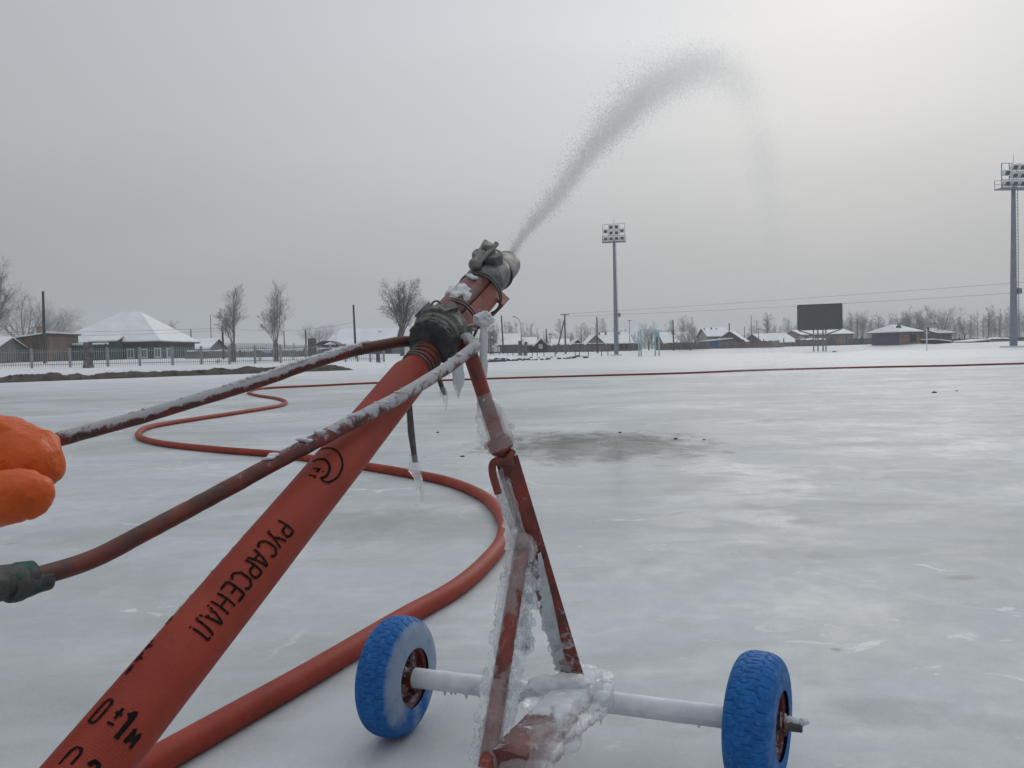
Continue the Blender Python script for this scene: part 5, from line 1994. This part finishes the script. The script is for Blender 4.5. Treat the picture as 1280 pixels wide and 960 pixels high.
# dark barrel-roofed shelter
rt_ = empty('shelter', gp_at(412, 84)); rt_['_o'] = (0, 0, 0); tag(rt_, 'dark car shelter with a curved roof beside the cut trunk', 'shelter')
wv = 30 * 84 / F
mb = MB()
vs = []; n = 14
for i in range(n + 1):
    x = -wv / 2 + wv * i / n; z = 1.05 + .42 * math.sin(PI * i / n)
    vs += [(x, -1.6, z), (x, 1.6, z)]
slab(mb, vs, [(2 * i, 2 * i + 2, 2 * i + 3, 2 * i + 1) for i in range(n)], .09)
mb.build('roof', M_TAR, rt_)
mb = MB(); mb.box((0, 1.5, .5), (wv * .96, .06, 1.2)); mb.build('wall', M_LOG, rt_)
for sx_ in (-.46, .46):
    mb = MB(); mb.box((sx_ * wv, -1.45, .5), (.12, .12, 1.2)); mb.build('post', M_POLEW, rt_)
house('log_house', 'snow roofed house with chimney and dormer behind the bare pole left of the tall tree', 'house', 424, 502, 92, 436, 411.5, 'side', M_LOG, d=8, ov=.4, chim=((475, 415, 3.2), (484, 417, 2.2)), wins=((440, 446, 437.5, 443),))

# cut trunks
def stump(label, px, top_y, depth, r, lean):
    g = gp_at(px, depth); zt = pz(px, top_y, depth)
    mb = MB()
    n = 10
    pts_ = [V((g.x + lean * (k / n) ** 1.3, depth, lerp(g.z - .2, zt, k / n))) for k in range(n + 1)]
    mb.tube(pts_, [r * lerp(1.25, .95, min(1, k / 4)) for k in range(n + 1)], 14, True, rn=lambda i, a, p: 1 + .16 * noise.noise(p * 3))
    o = mb.build('cut_trunk', M_BARK, smooth=60, loc=g)
    tag(o, label, 'tree trunk')
stump('thick dark cut tree trunk leaning by the fence before the green gate', 110.5, 428, 52, .29, .03)
stump('dark straight cut trunk standing between pole and curved shelter', 391, 423, 58, .30, 0)
stump('short dark trunk by the fence under the snowy house', 473, 439, 56, .14, 0)
stump('forked dark cut trunk, left one of the pair before the snowy houses', 650.5, 426, 88, .22, 0)
stump('forked dark cut trunk, right one of the pair before the snowy houses', 656.5, 427.5, 88, .19, .12)

# trees left
place_tree('pollard', 'pollarded bare tree with two upright shoots, left one of the pair behind the fence', 292, 352, 60, PR, 1.0, seed=5)
place_tree('pollard', 'pollarded bare tree with dense tall shoots, right one of the pair behind the fence', 345.5, 347, 60, PR, .95, seed=9)
place_tree('elm', 'tall bare tree with dark upright limbs behind the hose coupling', 503, 345, 76, PR, 1.0, seed=14, twig=M_TWIGD)
place_tree('elm', 'frosty bare tree cut by the left picture edge', -12, 318, 60, PR, 1.0, seed=22)
place_tree('spread', 'hazy frosted tree behind the ochre shed', 32, 361, 125, PR, 1.0, seed=31)
place_tree('spread', 'smaller hazy tree right of the tall left pole', 72, 380, 135, PR, .9, seed=31, rz=1.3)
place_tree('spread', 'round dark tree behind the roof of the log house', 210, 398, 150, PR, .85, seed=33, twig=M_TWIGD)
place_tree('spread', 'faint tree far behind the curved shelter', 400, 402, 150, PR, 1.0, seed=31, rz=2.1)
place_tree('bush', 'small leafless shrub at the fence foot left of the first pollard', 272, 447, 57, PR, 1.1, name='shrub', cat='shrub', seed=41)
place_tree('bush', 'low leafless shrub behind fence between both pollards', 324, 444, 60, PR, .9, name='shrub', cat='shrub', seed=41, rz=1)
place_tree('bush', 'leafless shrub beside the right pollard trunk', 366, 436, 64, PR, .9, name='shrub', cat='shrub', seed=41, rz=2)

# poles left
pole('tall dark wooden pole beside the ochre shed', 56, 364, 62, .12, lean=-2.2)
pole('slim wooden pole rising above the red handle before the snowy house', 445, 381, 66, .10, lean=1)
pole('thin wooden pole left of the first pollarded tree', 279.5, 407, 66, .09)
pole('very thin pole behind the small grey barn', 265, 393, 110, .06, mat=M_POLEG)
pole('short pole behind the small grey barn with wires', 240, 411, 110, .09)
pole('thin grey pole right of the second pollarded tree', 383, 412, 90, .09)
pole('faint pole behind the second pollarded tree', 356, 414, 100, .08, mat=M_POLEG)

# ================================================================== MIDDLE BACKGROUND
place_tree('bush', 'dense grey bushy tree right behind the nozzle icicle', 614, 397, 88, PR, .75, name='bushy_tree', seed=52, twig=M_TWIGD)
house('house', 'house with plain bluish snow roof beside the bushy tree', 'house', 622, 653, 98, 431.5, 418, 'side', M_GREYB, d=7, ov=.3)
house('house', 'house with long snow roof ending in a dark gable on its right', 'house', 652, 672, 100, 432, 422.5, 'side', M_GREYB, d=6, ov=.2)
house('house', 'narrow dark gable front joined to the long snow roof', 'house', 666, 685, 96, 433, 423.5, 'front', M_LOG, d=6, ov=.25, wins=((674, 677.5, 431, 435),))
house('house', 'low house with wide snow roof left of the braced pole', 'house', 685, 712, 107, 433, 424.5, 'side', M_GREYB, d=6, ov=.3)
house('house', 'small dark gable house with snowy right slope behind the braced pole', 'house', 709, 730, 106, 433, 425, 'front', M_LOG, d=7, ov=.3)
house('house', 'tan gable front house left of the distant floodlight mast', 'house', 727, 755, 110, 432.5, 419, 'front', M_LOG, d=8, ov=.35, gable=M_TANB)
house('house', 'snow roofed house wing with two chimneys directly behind the floodlight mast', 'house', 745, 788, 112, 430, 416.5, 'side', M_LOG, d=8, ov=.3, chim=((749, 416, 1.8), (757, 415.5, 1.8), (774, 416, 1.8)))
house('house', 'snow roofed house behind the pale blue climbing frame', 'house', 822, 862, 113, 429.5, 416, 'side', M_YELB, d=7, ov=.3, chim=((841, 413, 2.6),), wins=((860, 863, 431, 434),))
house('house', 'pale green house with three chimneys behind the blue shed', 'house', 876, 908, 124, 421, 410.5, 'side', M_GRNW, d=7, ov=.3, chim=((880.5, 411, 1.4), (889, 410, 1.4), (895.5, 411, 1.4)))
house('house', 'brown gable front house with a large snow slope right of the blue shed', 'house', 893, 938, 113, 430, 414, 'front', M_BROWNB, d=9, ov=.3, rz=-.35, gable=M_BROWNB)
house('shed', 'bright blue board shed with a flat snowy roof', 'shed', 879, 912, 109.5, 426.5, 424, 'monoR', M_BLUEW, d=4, ov=.12, snow=.16)
house('house', 'faint snow roofed house left of the dark billboard', 'house', 938, 985, 124, 429, 417.5, 'side', M_GREYB, d=8, ov=.3, rz=.15)
house('house', 'long grey building half hidden behind the dark billboard', 'house', 988, 1056, 132, 418.5, 412.5, 'side', M_BRICK, d=9, ov=.3, wins=((1000, 1004, 421, 426), (1012, 1016, 421, 426)))
house('shed', 'low flat shed under the left edge of the billboard', 'shed', 1003, 1034, 118, 426.5, 424, 'monoB', M_GREYB, d=4, ov=.2)
board_fence('dark grey board fence running below the middle row of snowy houses', [(606, 93), (650, 96), (700, 99), (760, 104), (800, 106)], 1.0, M_GREYB)
board_fence('grey brown board fence behind the climbing frame and below the blue shed', [(822, 106), (870, 107), (930, 108), (980, 109)], 1.05, M_BROWNB, snow=False)
board_fence('faint low board fence behind the billboard legs', [(980, 112), (1040, 114), (1095, 116)], 1.1, M_GREYB, snow=False)
# thin posts of a wire fence in front of the boards
for i, (px, ty, by) in enumerate([(617, 440, 88), (624, 440, 88), (634.5, 439, 88), (641, 441, 88), (665.5, 440, 88), (671.5, 440, 88), (680, 439.5, 88), (694, 439, 88), (719, 438.5, 90), (724.5, 437.5, 90), (735.5, 437.5, 90), (752, 437, 90), (760, 436.5, 92)]):
    g = gp_at(px, by); z = pz(px, ty, by)
    mb = MB(); mb.tube([g - V((0, 0, .2)), V((g.x, g.y, z))], [.05, .045], 6)
    o = mb.build('fence_post', M_POLEW, smooth=60, loc=g)
    tag(o, 'thin dark post of the low wire fence before the board fence', 'post', 'posts of the low wire fence')

pole('dark wooden pole before the bluish snow roof', 629.5, 394.5, 90, .10, lean=1.5)
pole('dark wooden pole right of the dark gable house', 683.5, 411, 100, .11)
pole('thin short pole with a box between two snow roofs', 688, 416.5, 108, .07, arm=((.93, .5),))
pole('tall braced wooden pole carrying the two wires', 707, 392, 94, .12, mat=M_POLEG, brace=-12, arm=((.97, 1.0),))
pole('dark wooden pole in front of the tan gable house', 747, 396, 98, .10)
pole('dark wooden pole left of the bushy dark tree', 842, 400, 104, .10)
pole('wooden pole standing behind the brown gable house', 912, 404, 118, .10)
pole('thin pole right of the brown gable house', 931, 408, 126, .07, mat=M_POLEG)
pole('tall thin grey pole left of the billboard', 939.5, 394, 112, .06, mat=M_POLEG)
pole('short grey pole before the faint snowy house', 948.5, 414, 114, .06, mat=M_POLEG)
pole('grey pole with a crossarm right of the billboard', 1072, 399, 132, .11, mat=M_POLEG, arm=((.86, 1.1),))
pole('small thin pole before the far brick house', 1127, 406, 118, .06, mat=M_POLEG)

# street lamp with curved arm
g = gp_at(652, 96); lp = empty('street_lamp', g); tag(lp, 'thin street lamp with a curved arm behind the forked trunks', 'street lamp')
zt = pz(652, 396, 96)
mb = MB()
mb.tube([g, V((g.x, g.y, lerp(g.z, zt, .55))), V((g.x, g.y, lerp(g.z, zt, .8))), V((g.x - .2, g.y, lerp(g.z, zt, .93))), V((g.x - .62, g.y, zt))], [.06, .05, .04, .035, .03], 8)
mb.build('shaft', M_POLEG, lp, smooth=60)
mb = MB(); mb.box((g.x - .78, g.y, zt + .02), (.42, .16, .09)); mb.build('lamp_head', M_POLEG, lp)
g = gp_at(787.5, 112); lp = empty('street_lamp', g); tag(lp, 'faint thin street lamp right of the floodlight mast', 'street lamp')
zt = pz(787.5, 401, 112)
mb = MB(); mb.tube([g, V((g.x, g.y, zt))], [.06, .035], 8); mb.build('shaft', M_POLEG, lp, smooth=60)
mb = MB(); mb.box((g.x, g.y - .1, zt + .03), (.5, .2, .09)); mb.build('lamp_head', M_POLEG, lp)

# pale blue climbing frame
D_ = 86
cf = empty('climbing_frame', gp_at(812, D_)); tag(cf, 'pale blue steel climbing frame at the far edge of the ice', 'climbing frame')
zt = pz(812, 412, D_)
def fpx(px): return gp_at(px, D_)
for px in (801.5, 819, 824):
    q = fpx(px); mb = MB(); mb.tube([q - V((0, 0, .2)), V((q.x, q.y, zt + (.08 if px < 805 else -.05)))], .075, 8); mb.build('post', M_AQUA, cf, smooth=60)
q = fpx(802.5); mb = MB(); mb.tube([q + V((0, 2, -.2)), V((q.x, q.y + 2, zt - .1))], .07, 8); mb.build('post', M_AQUA, cf, smooth=60)
a, b = fpx(801.5), fpx(824)
mb = MB(); mb.bar(V((a.x, D_, zt - .02)), V((b.x, D_, zt - .1)), .09, .10); mb.build('crossbar', M_AQUA, cf)
mb = MB(); mb.bar(V((a.x, D_, zt - .28)), V((b.x, D_, zt - .34)), .05, .05); mb.build('crossbar', M_AQUA, cf)
a, b = fpx(819), fpx(824)
for k in range(7):
    z = lerp(a.z + .25, zt - .3, k / 6); mb = MB(); mb.bar(V((a.x, D_, z)), V((b.x, D_, z)), .035, .035); mb.build('rung', M_AQUA, cf)
mb = MB(); mb.box(((fpx(819).x + fpx(823).x) / 2, D_ + .1, zt - .55), (.30, .04, .5)); mb.build('panel', M_AQUA, cf)

place_tree('bush', 'dark rounded leafless bush tree in front of the snow roofed house', 863, 404, 104.5, PR, 1.15, name='bushy_tree', seed=61, twig=M_BARK)
place_tree('spread', 'bare tree seen through the pale blue climbing frame', 811, 399, 108, PR, .8, seed=63)

# floodlight masts ----------------------------------------------------
def make_mast(loc):
    root = empty('floodlight_mast', loc); root['_o'] = (0, 0, 0)
    Hm = 14.3
    mb = MB(); mb.tube([V((0, 0, -.1)), V((0, 0, Hm * .45)), V((0, 0, Hm + .25))], [.27, .215, .14], 12); mb.build('pole', M_MAST, root, smooth=40)
    mb = MB(); mb.box((0, 0, .08), (1.3, 1.3, .2)); mb.build('footing', M_SNOWG, root)
    mb = MB()
    for sx_ in (-.16, .16): mb.bar((.33, sx_, .6), (.22, sx_, Hm), .035, .035)
    for k in range(46): z = .8 + k * .29; mb.bar((.33 - .0079 * (z), -.16, z), (.33 - .0079 * (z), .16, z), .03, .03, V((1, 0, 0)))
    mb.build('ladder', M_MAST, root)
    mb = MB(); mb.box((.42, 0, Hm * .36), (.34, .3, .5)); mb.build('cabinet', M_MAST, root)
    w_, h_ = 2.5, 2.15
    mb = MB()
    for k in range(5):
        x = -w_ / 2 + w_ * k / 4; mb.box((x, -.35, Hm + .1 + h_ / 2), (.045, .045, h_))
    for k in range(4):
        z = Hm + .1 + h_ * k / 3; mb.box((0, -.35, z), (w_, .045, .045))
    mb.build('head_frame', M_MAST, root)
    mb = MB(); mb.box((0, -.15, Hm + .02), (2.7, .85, .09)); mb.build('platform', M_MAST, root)
    mb = MB()
    for z in (.5, .85): mb.box((0, .27, Hm + z), (2.7, .03, .03)); mb.box((0, -.57, Hm + z * .6), (2.7, .03, .03))
    for x in (-1.33, -.45, .45, 1.33): mb.box((x, .27, Hm + .45), (.03, .03, .85)); mb.box((x, -.57, Hm + .26), (.03, .03, .52))
    mb.build('railing', M_MAST, root)
    # floodlights: white housings with dark glass tilted down
    for row, cols in ((0, (0, 1, 2, 3)), (1, (0, 1, 2, 3)), (2, (1, 2))):
        for c in cols:
            x = -w_ / 2 + w_ * (c + .5) / 4; z = Hm + .1 + h_ * (row + .5) / 3
            if row == 1 and c in (0, 3): z += .22
            fl = MB(); R_ = Matrix.Rotation(math.radians(28), 3, 'X')
            fl.box((x, -.5, z), (.50, .24, .56), R_)
            f_ = fl.build('floodlight', M_LAMP, root)
            gl = MB(); gl.box(V((x, -.5, z)) + R_ @ V((0, -.135, -.02)), (.34, .03, .34), R_); gl.build('lens', M_LENS, f_)
    mb = MB(); mb.tube([V((0, 0, Hm)), V((0, 0, Hm + 3.1))], [.03, .012], 6); mb.build('lightning_rod', M_MAST, root)
    return root


g1 = gp_at(770.5, 93)
mast = make_mast(g1)
H1 = (pz(767.5, 303, 93) - g1.z) / 14.3
mast.scale = (1, 1, H1); mast.rotation_euler = (0, 0, -.15)
tag(mast, 'distant grey floodlight mast with a square lamp head, between the houses', 'floodlight mast', 'floodlight masts at the rink')
g2 = gp_at(1267, 72)
H2 = (pz(1264, 237, 72) - g2.z) / 14.3
m2 = copy_tree(mast, g2, (1.18, 1.18, H2), .12)
m2.name = 'floodlight_mast'
tag(m2, 'nearer floodlight mast cut by the right picture edge', 'floodlight mast', 'floodlight masts at the rink')

# dark billboard -------------------------------------------------------
D_ = 92
bb = empty('billboard', gp_at(1025, D_)); tag(bb, 'large dark blank billboard on four steel legs beyond the ice', 'billboard')
rot = Matrix.Rotation(-.32, 3, 'Z')
c = gp_at(1025, D_)
zt, zb = pz(1025, 381, D_), pz(1025, 411.5, D_)
wd = 51 * D_ / F
def loc_(x, y, z): return V((c.x, c.y, 0)) + rot @ V((x, y, 0)) + V((0, 0, z))
mb = MB(); mb.box(loc_(0, 0, (zt + zb) / 2), (wd, .22, zt - zb), rot); mb.build('panel', M_PANEL, bb)
mb = MB()
mb.box(loc_(0, -.02, zt + .05), (wd + .1, .3, .08), rot); mb.box(loc_(0, -.02, zb - .05), (wd + .1, .3, .08), rot)
for sx_ in (-1, 1): mb.box(loc_(sx_ * (wd / 2 + .04), -.02, (zt + zb) / 2), (.09, .3, zt - zb), rot)
mb.build('frame', M_PANEL, bb)
for x in (-.30, -.08, .17, .30):
    mb = MB(); mb.tube([loc_(x * 2.2, .35 if abs(x) > .2 else .75, c.z - .1), loc_(x * 2.2, .35 if abs(x) > .2 else .75, zb + .6)], .085, 8); mb.build('leg', M_MAST, bb, smooth=60)
for sx_ in (-1, 1):
    mb = MB(); mb.bar(loc_(sx_ * .4, .3, zb - .75), loc_(sx_ * wd * .48, .1, zb - .1), .1, .1)
    br = mb.build('brace', M_PANEL, bb)
    mb = MB(); mb.bar(loc_(sx_ * .5, .3, zb - .62), loc_(sx_ * wd * .40, .1, zb - .16), .12, .07); mb.build('snow_cap', M_ROOFSNOW, br)
for z in (.35, .6, .8):
    mb = MB(); mb.bar(loc_(-.66, .36, lerp(c.z, zb, z)), loc_(.66, .36, lerp(c.z, zb, z)), .06, .06); mb.build('crossbar', M_MAST, bb)

# wires ---------------------------------------------------------------
def wire(label, p0, p1, sag, r=.011):
    mb = MB()
    pts_ = []
    for i in range(41):
        t = i / 40; p = p0.lerp(p1, t); p.z -= sag * 4 * t * (1 - t); pts_.append(p)
    mb.tube(pts_, r, 5)
    o = mb.build('power_wire', M_POLEW, loc=p0)
    tag(o, label, 'wire')
wire('upper power wire running right from the braced pole', P(707, 392.5, 94), P(1560, 331, 64), .15)
wire('lower power wire running right from the braced pole', P(707, 395.5, 94), P(1560, 345, 64), .35)
wire('thin wire crossing in front of the log house roof', P(-120, 415, 66), P(279.5, 410, 66), .18, .010)
wire('second thin wire crossing low over the log house roof', P(-120, 421, 66), P(279.5, 413, 66), .22, .009)
wire('faint wire from the thin left pole to the slim pole', P(279.5, 409, 66), P(445, 402, 66), .5, .008)

# ================================================================== RIGHT BACKGROUND
house('house', 'brick house with snowy hip roof and round attic vent right of the billboard', 'house', 1099, 1139, 96, 415.5, 407, 'hip', M_BRICK, d=4.5, ov=.4, ridge_px=(1112, 1122), chim=((1124, 408.5, 3.2),), wins=(), rz=.32)
bh = [o for o in bpy.data.objects if o.get('label', '').startswith('brick house')][0]
bw = [c for c in bh.children if c.name.startswith('wall')][0]
bx_ = [v.co for v in bw.data.vertices]; hx_ = max(v.x for v in bx_); hy_ = max(v.y for v in bx_); hz_ = max(v.z for v in bx_)
mb = MB(); mb.box((-hx_ - .04, 0, hz_ * .42), (.08, hy_ * 1.9, hz_ * .8)); mb.build('side_wall', plain('bluish_boards', (.085, .09, .115), .8), bh)
mb = MB(); mb.box((hx_ * .35, -hy_ - .03, hz_ * .5), (.9, .06, hz_ * .62)); mb.build('door', M_LOG, bh)
mb = MB(); mb.lathe((-hx_ * .45, -hy_ * .55, hz_ + .55), (0, -1, .35), [(0, .0), (0, .38), (.12, .38), (.12, 0)], 16); mb.build('attic_vent', M_LENS, bh)
house('shed', 'dark roofed outbuilding joined to the right of the brick house', 'shed', 1132, 1162, 100, 418, 409.5, 'monoL', M_GREYB, d=5, ov=.2, snow=0.0)
house('house', 'small snow roofed house behind the slender white post', 'house', 1151, 1178, 106, 417, 411.5, 'hip', M_GREYB, d=6, ov=.3, ridge_px=(1162, 1168), chim=((1160, 410, 2.2),))
house('shed', 'very low snow topped shed under the big right tree', 'shed', 1159, 1181, 92, 427.5, 424.5, 'monoL', M_TAR, d=3, ov=.15)
house('shed', 'low dark shed with flat snowy roof right of the big tree', 'shed', 1202, 1227, 90, 427.5, 425.5, 'monoR', M_LOG, d=3.5, ov=.15)
house('shed', 'pale open stall left of the nearer floodlight mast', 'stall', 1231, 1262, 92, 424, 422.5, 'monoB', M_GRNW, d=3, ov=.1, snow=.08)
board_fence('low dark fence line at the foot of the right trees', [(1095, 100), (1150, 100), (1200, 96), (1270, 92), (1340, 90)], .55, M_GREYB, snow=False)
g = gp_at(1158.5, 70); mk = empty('marker_post', g); tag(mk, 'slender white marker post standing alone on the snow', 'post')
mb = MB(); mb.tube([g - V((0, 0, .2)), V((g.x, g.y, pz(1158.5, 411, 70)))], .045, 8); mb.build('shaft', M_LAMP, mk, smooth=60)
mb = MB(); mb.box((g.x, g.y, pz(1158.5, 416, 70)), (.36, .05, .05)); mb.build('crossbar', M_LAMP, mk)
for (sty, lab, px, ty, dep, ws, sd, rz, tw) in (
        ('spread', 'large spreading bare tree right of the brick house', 1178, 377, 108, .85, 71, 0, M_TWIG),
        ('elm', 'dense dark tree directly behind the brick house', 1131, 387, 128, 1.2, 72, 0, M_TWIG),
        ('narrow', 'slim frosty tree between billboard and brick house', 1098, 390, 138, 1.3, 73, 0, M_TWIG),
        ('narrow', 'paired slim tree near the crossarm pole', 1064, 388, 150, 1.2, 73, 1.0, M_TWIG),
        ('elm', 'tall hazy tree behind the crossarm pole', 1078, 386, 160, .8, 72, 1.5, M_TWIG),
        ('narrow', 'dark slim tree left of the billboard', 960, 391, 140, 1.5, 74, 0, M_TWIGD),
        ('narrow', 'thin hazy tree between tall grey pole and dark slim tree', 946, 398, 150, 1.2, 73, 2.2, M_TWIG),
        ('elm', 'hazy tree behind the dark roofed outbuilding', 1152, 385, 145, .9, 72, 2.8, M_TWIG),
        ('spread', 'low round tree right of the big spreading tree', 1206, 396, 120, .9, 71, 1.2, M_TWIG),
        ('narrow', 'tall thin tree above the pale stall', 1236, 390, 130, 1.3, 74, 1.0, M_TWIGD),
        ('narrow', 'thin tree just left of the nearer mast', 1249, 394, 130, 1.2, 74, 2.5, M_TWIGD),
        ('spread', 'bare tree at the right picture edge beyond the mast', 1290, 385, 110, .9, 71, 2.6, M_TWIG),
        ('narrow', 'frosty birch left of the braced pole top', 701, 398, 140, 1.6, 74, .4, M_TWIG),
        ('narrow', 'frosty birch right of the braced pole', 727, 403, 140, 1.9, 74, 1.9, M_TWIG)):
    place_tree(sty, lab, px, ty, dep, PR, ws, seed=sd, rz=rz, twig=tw)

# far wood and hill ---------------------------------------------------
mb = MB()
rnd = random.Random(77)
def quick_tree(p, H):
    seg_tube(mb, p, p + V((0, 0, H)), .13, .02, 3)
    for k in range(30):
        t = rnd.uniform(.2, .97)
        a = rnd.uniform(0, 2 * PI)
        q = p + V((0, 0, H * t))
        d = V((math.cos(a), math.sin(a), rnd.uniform(.5, 1.3))).normalized()
        L = H * .26 * (1.1 - t * .75)
        e = q + d * L
        seg_tube(mb, q, e, .045, .012, 3)
        for _ in range(3):
            q2 = q.lerp(e, rnd.uniform(.3, .95))
            seg_tube(mb, q2, q2 + V((rnd.gauss(0, .5), rnd.gauss(0, .5), rnd.uniform(.2, .7))) * L * .4, .022, .008, 3)
for i in range(680):
    u = rnd.random()
    px = rnd.choice([rnd.uniform(600, 870), rnd.uniform(920, 1300), rnd.uniform(920, 1330), rnd.uniform(-60, 560)])
    dep = rnd.uniform(185, 300)
    hpx = 38 if px > 900 else 35 if px > 580 else 22
    hpx *= rnd.uniform(.6, 1.05) * (.85 + .6 * noise.noise(V((px * .018, 2.2, dep * .004))))
    if noise.noise(V((px * .03, 9.1, 0))) < -.22 and rnd.random() < .8: continue
    g = gp_at(px, dep)
    hz = interp(px, [0, 1280], [456.8, 423.2])
    quick_tree(g, (hpx * dep / F) * (1.0))
tag(mb.build('far_wood', M_TWIG), 'hazy belt of bare trees far beyond the houses', 'wood', kind='stuff')
mb = MB()
vs = []; fs = []
nn = 120
for i in range(nn + 1):
    px = -900 + 3100 * i / nn
    y = 620
    x = (px - 640) / F * y
    h = 13 + 7 * noise.noise(V((px * .0035, 0, 0))) + 2.5 * noise.noise(V((px * .03, 3, 0))) - 7 * sstep(500, 900, px)
    h = max(h, 3) + 0.8
    vs += [(x, y - 90, -.5), (x, y, h * .8), (x, y + 60, h), (x, y + 300, -.5)]
for i in range(nn):
    for k in range(3): fs.append((i * 4 + k, (i + 1) * 4 + k, (i + 1) * 4 + k + 1, i * 4 + k + 1))
mb.add(vs, fs)
tag(mb.build('hills', plain('wooded_hill', (.11, .115, .125), .95, .5, .05, 0), smooth=60), kind='structure')

# haze ----------------------------------------------------------------
mb = MB()
mb.box((0, 250, 14.5), (2600, 2100, 32))
hz_m = bpy.data.materials.new('winter_haze'); hz_m.use_nodes = True
ht = hz_m.node_tree
for nd in list(ht.nodes): ht.nodes.remove(nd)
vo = ht.nodes.new('ShaderNodeVolumePrincipled')
vo.inputs['Color'].default_value = (.88, .91, .94, 1)
vo.inputs['Density'].default_value = 0.0010
ho = ht.nodes.new('ShaderNodeOutputMaterial')
ht.links.new(vo.outputs[0], ho.inputs['Volume'])
tag(mb.build('haze', hz_m), 'thin winter haze over the field', 'haze', kind='stuff')

# tidy helper properties
for o in bpy.data.objects:
    if '_o' in o.keys(): del o['_o']
